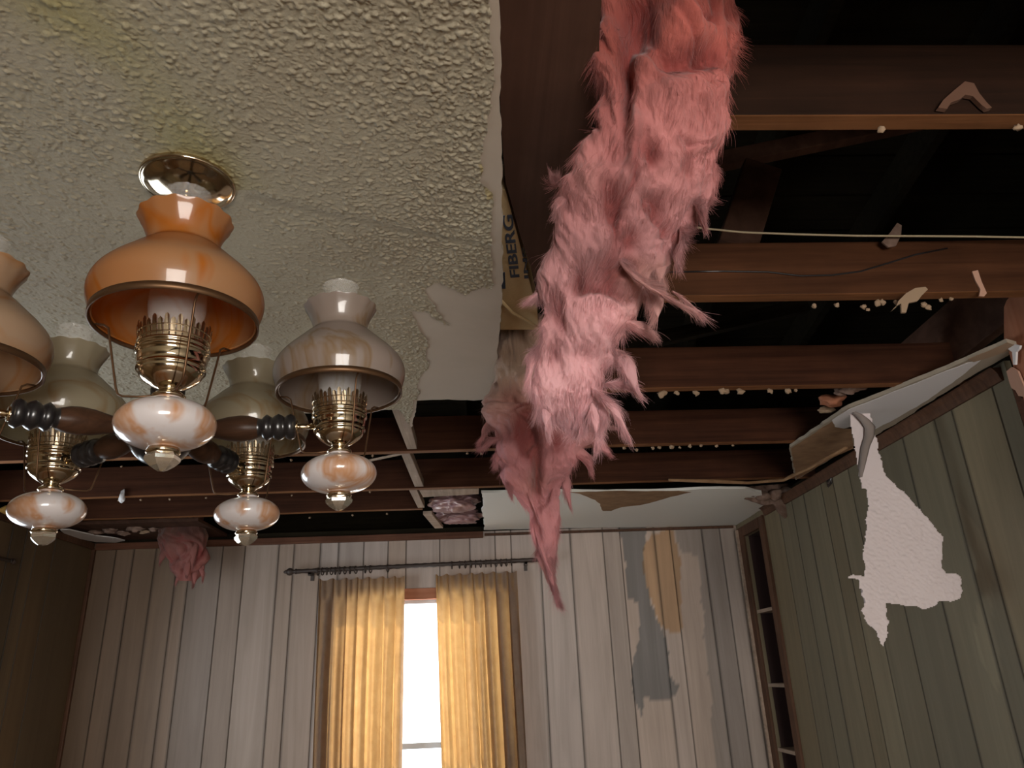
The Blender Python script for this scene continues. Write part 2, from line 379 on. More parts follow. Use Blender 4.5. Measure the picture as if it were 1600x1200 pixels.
def left_base(U, Z):
    s = vnoise(np.stack([U*5, Z*.4, U*0], -1), 19)[..., None]
    return np.array([.22, .15, .08])*(1+.5*s)
wl = panel_wall('wall_left', lambda u, z, d: np.stack([XL-d, u, z], -1), YF, D, 0, ZC, gl, left_base, [(2.25, 3.25, .9, 2.05)], None, seed=5)
wf = panel_wall('wall_front', lambda u, z, d: np.stack([u, YF-d, z], -1), XL, XR+.3, 0, ZC, [XL+.13*i for i in range(1, 30)], (.27, .23, .18), [(0, 1.5, .7, 2.0)], None, seed=6)
for mod in wf.modifiers: mod.offset = 1
# nearer part of the right-hand side opens into another room
tag(joined('wall_passage', [box_vf(XR+.32, XR+.4, YF, YE+.2, 0, ZC), box_vf(XR+.022, XR+.4, YE+.2, YE+.24, 0, ZC)], 'paint'), kind='structure')
tag(box('ceiling_light_block', .3, XR+.32, YF, .52, ZC-.013, ZC, 'paint'), kind='structure')  # unseen ceiling, extended to keep front light off the nearest joist
# remaining ceiling drywall, with its popcorn coat
edge = [(779, 0), (782, 120), (783, 250), (785, 300), (785, 460), (783, 500), (777, 545), (775, 580), (770, 623), (740, 626), (700, 624), (651, 626), (648, 650), (643, 668), (634, 650), (628, 641), (612, 640), (560, 643), (480, 646), (400, 646), (300, 648), (200, 650), (100, 654), (30, 656)]
E3 = [onz(x, y, ZC-.013) for x, y in edge]
poly = [(XL, YF, 0), (E3[0][0], YF, 0)]+[(p[0], p[1], 0) for p in E3]+[(XL, E3[-1][1], 0)]
poly = [np.array([p[0], p[1], ZC-.013]) for p in poly]
pe = poly[:2]+rough_edge(poly[2:-1], .02, .0025, 4)[:-30 or None][:-1]
pe = [poly[0], poly[1]]+[q for q in rough_edge(poly[2:-1]+[poly[-1]], .02, .0025, 4) if True]
# drop the closing edge samples (they run back from the last to the first point)
cut = len(pe)
last = poly[-1]
for i, q in enumerate(pe):
    if np.allclose(q, last): cut = i+1
pe = pe[:cut]
ceil = tag(prism('ceiling', pe, (0, 0, .0127), 'ceiling'), kind='structure')
bare = [onz(x, y, ZC-.013)[:2] for x, y in [(795, 458), (752, 448), (738, 452), (733, 458), (722, 457), (710, 452), (698, 444), (685, 441), (672, 445), (665, 452), (669, 462), (680, 478), (690, 495), (705, 510), (694, 507), (676, 495), (662, 485), (642, 487), (648, 500), (660, 520), (668, 530), (666, 560), (676, 566), (668, 578), (655, 590), (652, 640), (640, 700), (800, 700)]]
sx = .0022; xs = np.arange(XL+.01, .09, sx); ys = np.concatenate([np.arange(YF+.05, .62, .05), np.arange(.62, 2.4, sx)])
X, Y = np.meshgrid(xs[::1], ys, indexing='ij'); P2 = np.stack([X, Y, X*0], -1)
jit = .006*vnoise(P2*40, 1); jit2 = .006*vnoise(P2*40+9, 2)
ins = inpoly(X+.004+.4*jit, Y+.004, [(p[0]-.004, p[1]-.006) for p in pe]) & ~inpoly(X+jit, Y+jit2, bare)
strip = [onz(x, y, ZC-.013)[:2] for x, y in [(768, 0), (773, 120), (752, 245), (760, 262), (752, 282), (770, 300), (770, 460), (800, 460), (800, 0)]]
ins &= ~(inpoly(X+jit*.7, Y+jit2*.7, strip))
# amplitude: thick towards the broken edge, worn thin over the middle
rr = np.clip((X+1.15)/.95, 0, 1); nearlamp = np.exp(-(((X+.50)/.35)**2+((Y-1.25)/.35)**2))
amp = .25+.75*rr**1.0; amp *= 1-.72*nearlamp; amp *= 1+.5*vnoise(P2*4, 31)
cr_a = onz(375, 292, ZC)[:2]; cr_b = onz(790, 385, ZC)[:2]; t_ = np.clip(((X-cr_a[0])*(cr_b[0]-cr_a[0])+(Y-cr_a[1])*(cr_b[1]-cr_a[1]))/((cr_b-cr_a)@(cr_b-cr_a)), 0, 1)
dl = np.hypot(X-(cr_a[0]+t_*(cr_b[0]-cr_a[0])), Y-(cr_a[1]+t_*(cr_b[1]-cr_a[1]))+.012*vnoise(P2*8, 77)); seam = np.exp(-(dl/.012)**2)
amp *= 1-.75*seam
def granules(cell, seed, rlo, rhi, dens):
    """little plaster granules: one possible grain per cell of a jittered grid"""
    H = np.zeros(X.shape); gi = np.floor(X/cell).astype(np.int64); gj = np.floor(Y/cell).astype(np.int64); z0 = gi*0
    for a in (-1, 0, 1):
        for b in (-1, 0, 1):
            ci = gi+a; cj = gj+b; cx_ = (ci+_hash(ci, cj, z0, seed))*cell; cy_ = (cj+_hash(ci, cj, z0, seed+1))*cell
            rad = rlo+(rhi-rlo)*_hash(ci, cj, z0, seed+2)**2; on = _hash(ci, cj, z0, seed+3) < dens
            el = .6+.8*_hash(ci, cj, z0, seed+4); d2 = ((X-cx_)*el)**2+((Y-cy_)/el)**2
            H = np.maximum(H, np.where(on, np.sqrt(np.clip(rad**2-d2, 0, None)), 0))
    return H
dn = np.clip(.12+.85*np.clip(amp, 0, 1.3), .1, .97); warp = X.copy(); X0 = X; Y0 = Y
X = X0+.0022*vnoise(P2*260, 11); Y = Y0+.0022*vnoise(P2*260, 12)
g1 = granules(.0085, 301, .0018, .0052, dn*.8); g2 = granules(.0055, 331, .0012, .0034, dn*.75); X = X0; Y = Y0
h = .0010+(.30+.48*np.clip(amp, .0, 1.3))*(np.maximum(g1, g2*.9)+.25*g2)+.0006*np.clip(vnoise(P2*300, 15), 0, 1)
tint = np.ones(X.shape+(3,)); tint *= (1-.22*seam*(t_ > .02))[..., None]
st = np.exp(-((X-onz(225, 130, ZC)[0]-.25*(Y-.9))/.07)**2)*np.clip(vnoise(P2*7, 91)+.5, 0, 1)*(Y < 1.1); tint *= 1-st[..., None]*np.array([.10, .10, .38])
yb = inpoly(X, Y, [tuple(q) for q in (onz(748, 245)[:2], onz(785, 245)[:2], onz(785, 305)[:2], onz(760, 300)[:2])]); tint[yb] *= np.array([1, .93, .7])
V = np.stack([X, Y, ZC-.0131-h], -1).reshape(-1, 3); ny = len(ys)
I, J = np.meshgrid(np.arange(len(xs)-1), np.arange(ny-1), indexing='ij'); ok = ins[:-1, :-1] & ins[1:, :-1] & ins[:-1, 1:] & ins[1:, 1:]
I = I[ok]; J = J[ok]; Q = np.stack([I*ny+J, I*ny+J+1, (I+1)*ny+J+1, (I+1)*ny+J], -1)
used = np.unique(Q); remap = np.full(len(V), -1); remap[used] = np.arange(len(used))
npmesh('popcorn_coating', V[used], remap[Q], 'popcorn', ceil, True, tint.reshape(-1, 3)[used])
# trims
def sweep_box(name, a, b, w, h, m): pass
def corner_trim(name, pts):
    return tag(joined(name, pts, 'trimz'), kind='structure')
tag(box('trim_1', XL, XL+.022, D-.022, D, 0, ZC-.03, 'trimz', bev=.004), kind='structure')                 # back left corner
tag(box('trim_2', XL+.02, onz(755, 829)[0], D-.02, D-.001, ZC-.042, ZC-.002, 'trim', bev=.004), kind='structure')       # reddish cove on the back wall
tag(box('trim_3', onz(757, 829)[0], XR-.02, D-.018, D-.001, ZC-.030, ZC-.0145, 'trimz', bev=.003), kind='structure')
tag(box('trim_4', XL+.001, XL+.018, .3, D-.02, ZC-.04, ZC-.002, 'trimz', bev=.004), kind='structure')
def crown(name, y0, y1):
    pr = [(0, -.055), (.008, -.055), (.012, -.045), (.016, -.030), (.028, -.016), (.034, -.0145), (.034, -.0135), (0, -.0135)]
    V = [(XR-a, y, ZC+b) for y in (y0, y1) for a, b in pr]; n = len(pr)
    F = [(i, (i+1) % n, n+(i+1) % n, n+i) for i in range(n)]+[tuple(range(n))[::-1], tuple(range(n, 2*n))]
    return tag(mesh(name, V, F, 'trimz'), kind='structure')
crown('trim_5', YE+.02, 4.04)
# book niche in the right wall
niche = tag(joined('wall_niche', [box_vf(XR+.02, XR+.30, BY0-.02, BY0, .08, BZ1+.02), box_vf(XR+.02, XR+.30, BY1, BY1+.02, .08, BZ1+.02), box_vf(XR+.28, XR+.30, BY0, BY1, .08, BZ1+.02), box_vf(XR+.02, XR+.28, BY0, BY1, BZ1, BZ1+.02), box_vf(XR+.02, XR+.28, BY0, BY1, .08, .1)], mat('niche_paint', (.035, .014, .012), .8)), kind='structure')
bk = empty('bookcase_frame', (XR, 4.27, 0), 'narrow dark stained shelf frame built into the back right corner', 'shelf')
def kid(o, root):
    o.parent = root; o.matrix_parent_inverse = root.matrix_basis.inverted() if False else Matrix.Translation(-Vector(root.location)); return o
kid(box('stile', XR-.016, XR+.001, BY1, D-.035, .0, BZ1+.06, M['block'] if False else 'trimz', bev=.003), bk)
kid(box('stile', XR-.03, XR-.015, D-.075, D-.055, .0, BZ1+.05, 'block'), bk)
kid(box('stile', XR-.016, XR+.001, BY0-.065, BY0, .0, BZ1+.06, 'trimz', bev=.003), bk)
kid(box('top_rail', XR-.0165, XR+.001, BY0, BY1, BZ1, BZ1+.06, 'trimz', bev=.003), bk)
for y in (950, 1068, 1170):
    z = onx(1197+(y-950)*.12, y, XR)[2]
    kid(box('shelf', XR+.001, XR+.275, BY0+.001, BY1-.001, z-.018, z, 'block'), bk)
# ------------------------------------------------------------------ window and curtains
fr = [box_vf(WX0-.06, WX1+.06, D-.012, D+.10, WZ1-.044, WZ1+.02), box_vf(WX0-.06, WX0, D-.012, D+.10, WZ0, WZ1-.044), box_vf(WX1, WX1+.06, D-.012, D+.10, WZ0, WZ1-.044), box_vf(WX0-.08, WX1+.08, D-.03, D+.10, WZ0-.04, WZ0)]
w1 = tag(joined('window_1', fr, wood('window_casing', (.45, .17, .09), (.6, .26, .15), 1)), kind='structure')
bevel(w1, .003)
mid = ony(640, 1168, D)[2]
sash = joined('sash', [box_vf(WX0, WX1, D+.04, D+.065, mid-.012, mid+.018), box_vf(WX0, WX0+.03, D+.04, D+.065, WZ0, WZ1-.045), box_vf(WX1-.03, WX1, D+.04, D+.065, WZ0, WZ1-.045), box_vf(WX0, WX1, D+.04, D+.065, WZ1-.064, WZ1-.044)], mat('white_sash', (.7, .75, .78), .5), w1)
box('pane', WX0+.03, WX1-.03, D+.05, D+.053, WZ0, WZ1-.05, 'pane', w1)
# rod
ra = ony(462, 893, D-.085); rb = ony(842, 874.5, D-.085); rd = (rb-ra)/np.linalg.norm(rb-ra)
rod = empty('curtain_rod', tuple(ra), 'dark turned curtain rod with ball finial across the back wall window', 'curtain rod')
kid(joined('rod_bar', [tube_vf([ra+(rb-ra)*t for t in np.linspace(0, 1, 120)], lambda t: .0125+.0012*math.sin(t*170), 16)], 'rodmetal', None, True), rod)
def fin(p, d, name, root, s=1.):
    pr = [(.001, -.006), (.012, -.004), (.013, .0), (.007, .006), (.010, .012), (.016, .020), (.017, .028), (.013, .037), (.006, .042), (.008, .046), (.004, .052), (.001, .054)]
    V, F = lathe_vf(pr, 16); q = Vector(d).to_track_quat('Z', 'Y').to_matrix(); V = [tuple(q @ (Vector(v)*s)+Vector(p)) for v in V]
    return kid(joined(name, [(V, F)], 'rodmetal', None, True), root)
fin(ra, -rd, 'finial', rod, 1.3); fin(rb, rd, 'finial', rod, 1.3)
for x in (484, 822):
    p = ony(x, 893-(x-450)*.047, D-.085)
    kid(joined('bracket', [box_vf(p[0]-.007, p[0]+.007, D-.093, D-.001, p[2]-.022, p[2]-.009), box_vf(p[0]-.01, p[0]+.01, D-.008, D-.001, p[2]-.05, p[2]+.02), box_vf(p[0]-.007, p[0]+.007, D-.093, D-.077, p[2]-.03, p[2]-.009)], 'rodmetal'), rod)
def ring_vf(c, d, R, r):
    d = np.array(d)/np.linalg.norm(d); a = np.cross(d, [0, 0, 1.]); a /= np.linalg.norm(a); b = np.cross(a, d)
    return tube_vf([c+R*(a*math.cos(t)+b*math.sin(t)) for t in np.linspace(0, 2*math.pi, 18, endpoint=False)], r, 6, True)
ringx = [497, 504, 511, 518, 524, 531, 539, 547, 556, 571, 579, 606]+[706, 718, 727, 736, 743, 751, 759, 767, 775, 783, 791, 799]
for x in ringx:
    p = ony(x, 891-(x-462)*.0485, D-.085); p = ra+rd*((p-ra)@rd)-np.array([0, 0, .007])
    R = .0205; c = p.copy()
    s_ = 'left' if x < 650 else 'right'
    o = joined('curtain_ring', [(lambda vf: ([np.array(v)-c for v in vf[0]], vf[1]))(ring_vf(c, rd+np.array([0, random.uniform(-.3, .3), 0]), R, .0034))], 'rodmetal', None, True)
    o.location = c; tag(o, 'small dark ring threaded on the back window rod above the %s gold curtain' % s_, 'curtain ring', 'rings above the %s curtain' % s_)
def curtain(name, xt0, xt1, xb0, xb1, ytop, label, folds, seed):
    r = random.Random(seed); nu, nv = 300, 60; V = []; zb = .35
    t0 = ony(xt0, ytop[0], D-.075); t1 = ony(xt1, ytop[1], D-.075); b0 = ony(xb0, 1200, D-.075)[0]; b1 = ony(xb1, 1200, D-.075)[0]; zz = 1.13
    ph = [r.uniform(0, 6.28) for _ in range(5)]
    V = np.zeros((nu+1, nv+1, 3))
    for i in range(nu+1):
        u = i/nu; zt = t0[2]*(1-u)+t1[2]*u
        for j in range(nv+1):
            v = j/nv; z = zt+(zb-zt)*v; k = min(1.6, (zt-z)/(zt-zz)); x0 = t0[0]+(b0-t0[0])*k; x1 = t1[0]+(b1-t1[0])*k
            uu = u+.012*math.sin(2*math.pi*2*u+ph[0])+.006*math.sin(7*v+ph[2])
            a = 2*math.pi*folds*uu; amp = (.012+.012*min(1, v*4))*(1+.45*math.sin(5.1*uu+ph[4]))
            y = D-.072+amp*math.sin(a)+.006*math.sin(2.3*a+ph[1])*min(1, v*3)+.004*math.sin(9*v+ph[3]+3*u)
            if v < .06: y = D-.072+.012*abs(math.sin(a))**3*(1)-.004
            x = x0+(x1-x0)*u+.006*math.cos(a)
            z2 = z+(.006*math.sin(a+1) if j == 0 else 0)
            V[i, j] = (x, min(y, D-.036), z2)
    n = nv+1; I, J = np.meshgrid(np.arange(nu), np.arange(nv), indexing='ij'); Q = np.stack([I*n+J, I*n+J+1, (I+1)*n+J+1, (I+1)*n+J], -1).reshape(-1, 4)
    o = npmesh(name, V.reshape(-1, 3), Q, 'curtain'); return tag(o, label, 'curtain', 'gold curtains at the back window')
curtain('curtain', 497, 631, 486, 626, (906, 901), 'gold pleated curtain hanging left of the bright window gap', 7, 1)
curtain('curtain', 679, 806, 689, 822, (899, 893), 'gold pleated curtain hanging right of the bright window gap', 7, 2)
# rod end on the left wall
pe_ = onx(20, 877, XL+.07); rl = empty('curtain_rod', tuple(pe_), 'end of a dark curtain rod on the left wall, at the photo edge', 'curtain rod')
kid(joined('rod_bar', [tube_vf([pe_, (pe_[0], 2.0, pe_[2]-.02)], .0085, 14)], 'rodmetal', None, True), rl); fin(pe_-np.array([0, .02, 0]), (0, 1, 0), 'finial', rl, .8)
kid(joined('bracket', [box_vf(XL+.001, XL+.078, pe_[1]-.2, pe_[1]-.185, pe_[2]-.02, pe_[2]-.005)], 'rodmetal'), rl)
w2 = tag(joined('window_2', [box_vf(XL-.03, XL+.012, 2.19, 2.25, .9, 2.1), box_vf(XL-.03, XL+.012, 3.25, 3.31, .9, 2.1), box_vf(XL-.03, XL+.012, 2.25, 3.25, 2.05, 2.1), box_vf(XL-.03, XL+.02, 2.19, 3.31, .86, .9)], 'trimz'), kind='structure')
w3 = tag(joined('window_added', [box_vf(-.06, 0, YF-.03, YF+.012, .64, 2.06), box_vf(1.5, 1.56, YF-.03, YF+.012, .64, 2.06), box_vf(0, 1.5, YF-.03, YF+.012, 2.0, 2.06), box_vf(0, 1.5, YF-.03, YF+.012, .64, .7)], 'trimz'), kind='structure')  # unseen window frame, added around the front key light

# ------------------------------------------------------------------ attic
roof = []
ridge = 3.75
for i in range(38):                                                    # plank rows down both slopes
    for s in (0, 1):
        y0 = YF-.4+i*.215
        if y0 > D+.5: continue
        z = lambda y: ridge-.16*abs(y-.8)
        V = [(XL-.3, y0, z(y0)), (XR+1.0, y0, z(y0)), (XR+1.0, y0+.205, z(y0+.205)), (XL-.3, y0+.205, z(y0+.205))]
        V += [(a, b, c+.02) for a, b, c in V]
        if s == 0: roof.append((V, [(0, 1, 2, 3), (4, 7, 6, 5), (0, 4, 5, 1), (2, 6, 7, 3)]))
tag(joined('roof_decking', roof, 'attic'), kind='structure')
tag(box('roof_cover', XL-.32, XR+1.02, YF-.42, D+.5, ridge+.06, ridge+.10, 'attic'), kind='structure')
g = []
for x in (XL-.3, XR+1.0): g.append(box_vf(x-.03, x, YF-.4, D+.45, ZC-.0, ridge+.06))
for y in (YF-.4, D+.4): g.append(box_vf(XL-.3, XR+1., y, y+.03, ZC-.0, ridge+.06))
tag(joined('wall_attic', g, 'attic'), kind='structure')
ab = [box_vf(XL-.3, XL-.003, YF-.4, D+.45, ZC+.002, ZC+.03), box_vf(XR+.022, XR+1.0, YE+.2, D+.45, ZC+.002, ZC+.03), box_vf(XR+.32, XR+1.0, YF-.4, YE+.2, ZC+.002, ZC+.03), box_vf(XL, XR+.3, D+.003, D+.45, ZC+.002, ZC+.03), box_vf(XL, XR+.4, YF-.4, YF-.003, ZC+.002, ZC+.03)]
tag(joined('attic_closure', ab, 'attic'), kind='structure')  # closing boxes added to stop sky light leaking in above the walls
for i, x in enumerate([-1.9, -1.3, -.7, -.1, .5, 1.1, 1.7]):
    z = lambda y: ridge-.16*abs(y-.8)
    V = []
    for y in (YF-.38, .8, D+.38):
        for dx in (0, .038):
            for dz in (-.145, -.004): V.append((x+dx, y, z(y)+dz))
    F = [(0, 4, 5, 1), (4, 8, 9, 5), (2, 3, 7, 6), (6, 7, 11, 10), (0, 2, 6, 4), (4, 6, 10, 8), (1, 5, 7, 3), (5, 9, 11, 7), (0, 1, 3, 2), (8, 10, 11, 9)]
    tag(mesh('rafter', V, F, 'attic'), 'dark roof rafter up in the unlit attic above the joists', 'rafter', 'roof rafters in the attic')
def beam(name, a, b, w, h, m, label, cat='brace', group=None, bev=.003):
    a = Vector(map(float, a)); b = Vector(map(float, b)); d = b-a; q = d.to_track_quat('X', 'Z').to_matrix(); ln = d.length
    V, F = box_vf(0, ln, -w/2, w/2, -h/2, h/2); o = mesh(name, V, F, m); o.rotation_euler = q.to_euler(); o.location = a
    if bev: bevel(o, bev)
    return tag(o, label, cat, group)
beam('attic_brace', ony(1080, 262, 1.75), ony(1440, 188, 1.75), .038, .05, 'darkboard', 'dark diagonal attic brace behind the nearest joist on the right')
beam('attic_post', ony(1190, 262, 1.62), ony(1150, 390, 1.62), .04, .10, 'darkboard', 'short brown attic post leaning behind the nearest joist')
beam('attic_brace', ony(960, 545, 2.6), ony(1260, 478, 2.6), .038, .055, 'attic', 'greenish dark brace seen below the second joist')
beam('attic_board', ony(1395, 600, 2.45), ony(1590, 440, 1.9), .04, .19, 'darkboard', 'wide dark board slanting above the torn ceiling strip at right')
# ------------------------------------------------------------------ joists
xr_ = XR+.02
def joist(y, x0, x1, m, label, h=.14, w=.038, z=ZC, tilt=0):
    nx = 24; V = []; P = [(y, z+.0), (y+w, z), (y+w, z+h), (y, z+h)]
    for i in range(nx+1):
        x = x0+(x1-x0)*i/nx; s = .002*math.sin(x*3+y*9)+tilt*(x-x0)
        for a, b in P: V.append((x-x0, a-y+s*.5, b-z+s))
    F = [(i*4+k, i*4+(k+1) % 4, i*4+4+(k+1) % 4, i*4+4+k) for i in range(nx) for k in range(4)]+[(3, 2, 1, 0), (nx*4, nx*4+1, nx*4+2, nx*4+3)]
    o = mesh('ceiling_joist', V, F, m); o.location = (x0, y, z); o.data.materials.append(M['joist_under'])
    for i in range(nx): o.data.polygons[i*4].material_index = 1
    bevel(o, .003)
    return tag(o, label, 'joist', 'exposed ceiling joists')
JY = [.935, 1.547, 2.159, 2.777, 3.385]
joist(JY[0], .26, xr_+.2, 'joist_dark', 'exposed ceiling joist nearest the camera, its orange underside above the pale cable', h=.15)
joist(JY[1], .19, xr_+.2, 'joist_pale', 'second exposed joist from the camera, cracked, with a plaster shard below', h=.145)
joist(JY[2], XL, xr_, 'joist', 'third exposed joist, reddish brown, with a row of plaster crumbs below')
joist(JY[3], XL, xr_, 'joist', 'fourth exposed joist, crossing behind the hanging pink insulation')
joist(JY[4], XL, xr_, 'joist', 'fifth exposed joist, with the torn ceiling strip beyond it')
joist(3.845, XL, onz(662, 800)[0], 'joist', 'short sixth joist at left just before the back wall')
# crack in the second joist drawn as a black tube; its scraps are pieces
ck = [ony(x, y, JY[1]-.002) for x, y in [(1040, 425), (1130, 424), (1200, 425), (1250, 431), (1300, 430), (1345, 424), (1385, 412), (1430, 398), (1480, 388)]]
tag(joined('crack_line', [tube_vf(ck, .0022, 6)], M['blackpaint'], None, True), 'thin black tube standing in for a crack along the second exposed joist', 'cable')
# board behind the insulation, left
bp = [(776, -120), (777, 0), (783, 200), (790, 285), (812, 365), (836, 440), (846, 462), (856, 455), (868, 420), (898, 275), (938, 160), (936, 60), (940, 0), (945, -120)]
tag(prism('wide_board', [onz(x, y, ZC+.006) for x, y in bp], (0, 0, .02), 'darkboard'), 'wide dark brown board overhead between the popcorn ceiling and the pink insulation', 'board')
# kraft faced batt with printed letters
kb = [(782, 296), (790, 298), (804, 350), (817, 400), (829, 446), (838, 480), (842, 515), (782, 515)]
KZ = ZC+.016
kr = [onz(x, y, KZ) for x, y in kb]; root = empty('insulation_batt', tuple(kr[0]), 'kraft paper faced insulation batt with navy print, beside the broken ceiling edge', 'insulation')
kid(prism('kraft_facing', kr, (0, 0, .06), 'kraft'), root)
def text_mesh(name, body, p0, p1, height, m, parent, shear=0.0, up_hint=None):
    """letters run from p0 to p1 on the batt's underside"""
    cu = bpy.data.curves.new(name, 'FONT'); cu.body = body; cu.size = 1; cu.extrude = .004; cu.shear = shear; cu.offset = .018
    ob = bpy.data.objects.new(name, cu); COL.objects.link(ob); dg = bpy.context.evaluated_depsgraph_get(); dg.update()
    me = bpy.data.meshes.new_from_object(ob.evaluated_get(dg)); COL.objects.unlink(ob); bpy.data.objects.remove(ob)
    V = np.array([v.co for v in me.vertices]); w = V[:, 0].max()-V[:, 0].min(); hh = V[:, 1].max()-V[:, 1].min()
    p0 = np.array(p0); p1 = np.array(p1); d = p1-p0; ln = np.linalg.norm(d); d /= ln; nrm = np.array([0, 0, -1.]); u = np.cross(nrm, d)
    P = p0+np.outer((V[:, 0]-V[:, 0].min())/w*ln, d)+np.outer((V[:, 1]-V[:, 1].min())/hh*height, u)+np.outer(V[:, 2]*.2+.001, nrm)
    for v, p in zip(me.vertices, P): v.co = p
    me.materials.clear(); o = link(name, me, parent, (m,)); o.matrix_parent_inverse = Matrix.Translation(-Vector(parent.location)); return o
a_ = onz(812, 432, KZ); b_ = onz(801, 335, KZ)
text_mesh('printed_lettering', 'FIBERG', a_, b_, .021, 'ink', root)
a_ = onz(826, 434, KZ); b_ = onz(822, 385, KZ)
text_mesh('printed_lettering', 'INS', a_, b_, .010, 'ink', root)
a_ = onz(790, 450, KZ); b_ = onz(789, 425, KZ)
text_mesh('printed_lettering', '\u25A0' if False else 'I', a_, b_, .012, 'ink', root)
kid(joined('torn_flap', [tube_vf([onz(783, 470, KZ-.008), onz(800, 488, KZ-.012), onz(822, 500, KZ-.012), onz(842, 512, KZ-.006)], lambda t: .0045*(1-.3*t), 8)], 'kraft', None, True), root)
# nailer boards between the joists at left of centre
def nailer(p, label):
    P = [onz(x, y, ZC+.004) for x, y in p]; c = P[0].copy(); o = prism('nailer_board', [q-c for q in P], (0, 0, .036), 'block'); o.location = c; bevel(o, .002)
    tag(o, label, 'board', 'nailer boards between joists')
def ycl(x, y, Y0): return x, y
def q4(l0, r0, l1, r1, Y0, Y1, label):
    # board piece between two joists, its sides running along the photo's board
    P = []
    for (a, b, Yw) in ((l0[0], l0[1], Y0), (r0[0], r0[1], Y0), (r1[0], r1[1], Y1), (l1[0], l1[1], Y1)):
        q = onz(a, b, ZC+.004); P.append(np.array([q[0], Yw, ZC+.004]))
    c = P[0].copy(); o = prism('nailer_board', [q-c for q in P], (0, 0, .036), 'block'); o.location = c; bevel(o, .002); tag(o, label, 'board', 'nailer boards between joists')
q4((606, 625), (632, 625), (637, 704), (652, 703), JY[2]+.041, JY[3]-.003, 'pale nailer board just past the ceiling edge, nearest of the three')
q4((627, 711), (641, 710), (648, 761), (662, 760), JY[3]+.041, JY[4]-.003, 'pale nailer board in the middle, between fourth and fifth joists')
q4((640, 769), (652, 768), (655, 799), (665, 798), JY[4]+.041, 3.842, 'pale nailer board farthest back, ending at the short joist')
beam('lath_strip', onz(566, 722, ZC+.03), onz(632, 708, ZC+.012), .02, .006, 'block', 'thin pale lath slanting beside the right lamp base', 'lath')
beam('nailer_board', onz(668, 801, ZC+.01), onz(686, 823, ZC+.004), .05, .02, 'block', 'broken whitish board end beside the back strip of ceiling', 'board')
tag(prism('nailer_board', [onz(x, y, ZC+.002) for x, y in [(655, 766), (748, 764), (748, 772), (661, 777)]], (0, 0, .02), 'block'), 'pale nailer strip along the fifth joist above the plastic wrapped batt', 'board')

# ------------------------------------------------------------------ remaining ceiling strips
back = [(752, 770), (800, 769), (870, 768), (950, 769), (1040, 767), (1110, 764), (1165, 764), (1190, 770), (1196, 792), (1172, 808), (1149, 822), (900, 825), (756, 828), (757, 812), (753, 800), (756, 786)]
cp = rough_edge([onz(x, y, ZC-.013) for x, y in back], .04, .006, 2)
tag(prism('ceiling_strip', cp, (0, 0, .0125), mat('ceiling_white', (.74, .73, .68), .85)), 'white strip of ceiling drywall left along the back wall', 'drywall')
bpap = [(889, 769), (905, 771), (918, 776), (930, 781), (938, 787), (942, 798), (955, 798), (972, 792), (1000, 789), (1025, 783), (1048, 776), (1080, 769), (1060, 767), (960, 767)]
tag(prism('paper_tear', rough_edge([onz(x, y, ZC-.0135) for x, y in bpap], .04, .005, 5), (0, 0, -.0012), 'brown'), 'brown torn paper patch on the back ceiling strip', 'paper')
def z7(*p): return [(1000+x*.375, 450+y*.375) for x, y in p]
rs = z7((625, 665), (700, 615), (800, 545), (870, 500), (1000, 450), (1200, 370), (1400, 285), (1530, 228), (1575, 240), (1560, 262), (1500, 300), (1350, 385), (1200, 480), (1100, 545), (980, 615), (880, 665), (790, 715), (700, 770), (650, 800), (636, 740))
RZ = ZC-.013
def clampx(P, lim=XR-.004): return [np.array([min(p[0], lim), p[1], p[2]]) for p in P]
strip = tag(prism('ceiling_strip', clampx(rough_edge([onz(x, y, RZ) for x, y in rs], .03, .004, 9)), (0, 0, .0127), 'stripface'), 'narrow strip of torn ceiling drywall left along the right wall', 'drywall')
br = z7((630, 668), (700, 622), (800, 556), (812, 580), (850, 585), (882, 575), (885, 640), (890, 668), (790, 712), (700, 768), (652, 796), (640, 735))
wh = z7((800, 550), (870, 505), (1000, 455), (1100, 415), (1200, 375), (1360, 312), (1420, 300), (1340, 365), (1200, 465), (1080, 535), (975, 590), (960, 560), (885, 585), (850, 585), (812, 578))
wh2 = z7((1365, 296), (1450, 262), (1530, 226), (1572, 240), (1530, 262), (1450, 290), (1390, 308))
for nm, pp, m_, lb in (('brown_tear', br, 'brown', 'brown torn paper face'), ('white_face', wh, 'white', 'white painted face'), ('white_face', wh2, 'gyp', 'pinkish broken gypsum edge')):
    o = prism(nm, clampx(rough_edge([onz(x, y, RZ-.0006) for x, y in pp], .03, .003, 3)), (0, 0, -.0012), m_, strip); o['label'] = lb
# curled paper edge along the broken side
pts = [onz(x, y, RZ-.006) for x, y in z7((120, 800), (300, 805), (450, 812), (600, 800), (640, 780), (700, 755), (760, 720), (860, 665))]
tag(joined('paper_curl', [tube_vf(pts, lambda t: .006+.004*math.sin(t*9)**2, 8)], 'brown', None, True), 'brown curled paper edge sweeping round the back right corner of the hole', 'paper')
# debris hanging at the back right corner
dp = z7((430, 830), (640, 812), (650, 870), (668, 925), (640, 930), (608, 960), (575, 930), (560, 900), (520, 905), (440, 880))
tag(prism('torn_paper', rough_edge([ony(x, y, 3.75) for x, y in dp], .02, .006, 6), (0, .02, .004), 'debris'), 'ragged brown scrap dangling at the back right corner', 'paper')
for i, (x, y, r) in enumerate([(1176, 768, .035), (1194, 776, .035), (1212, 772, .04), (1230, 768, .035)]):
    tag(lump('plaster_lump', ony(x, y, 3.72), (r, r*.6, r*.7), 'debris', None, i, 3, .3), 'grey brown lump of plaster caught in the back right corner', 'plaster', 'plaster lumps in the corner')
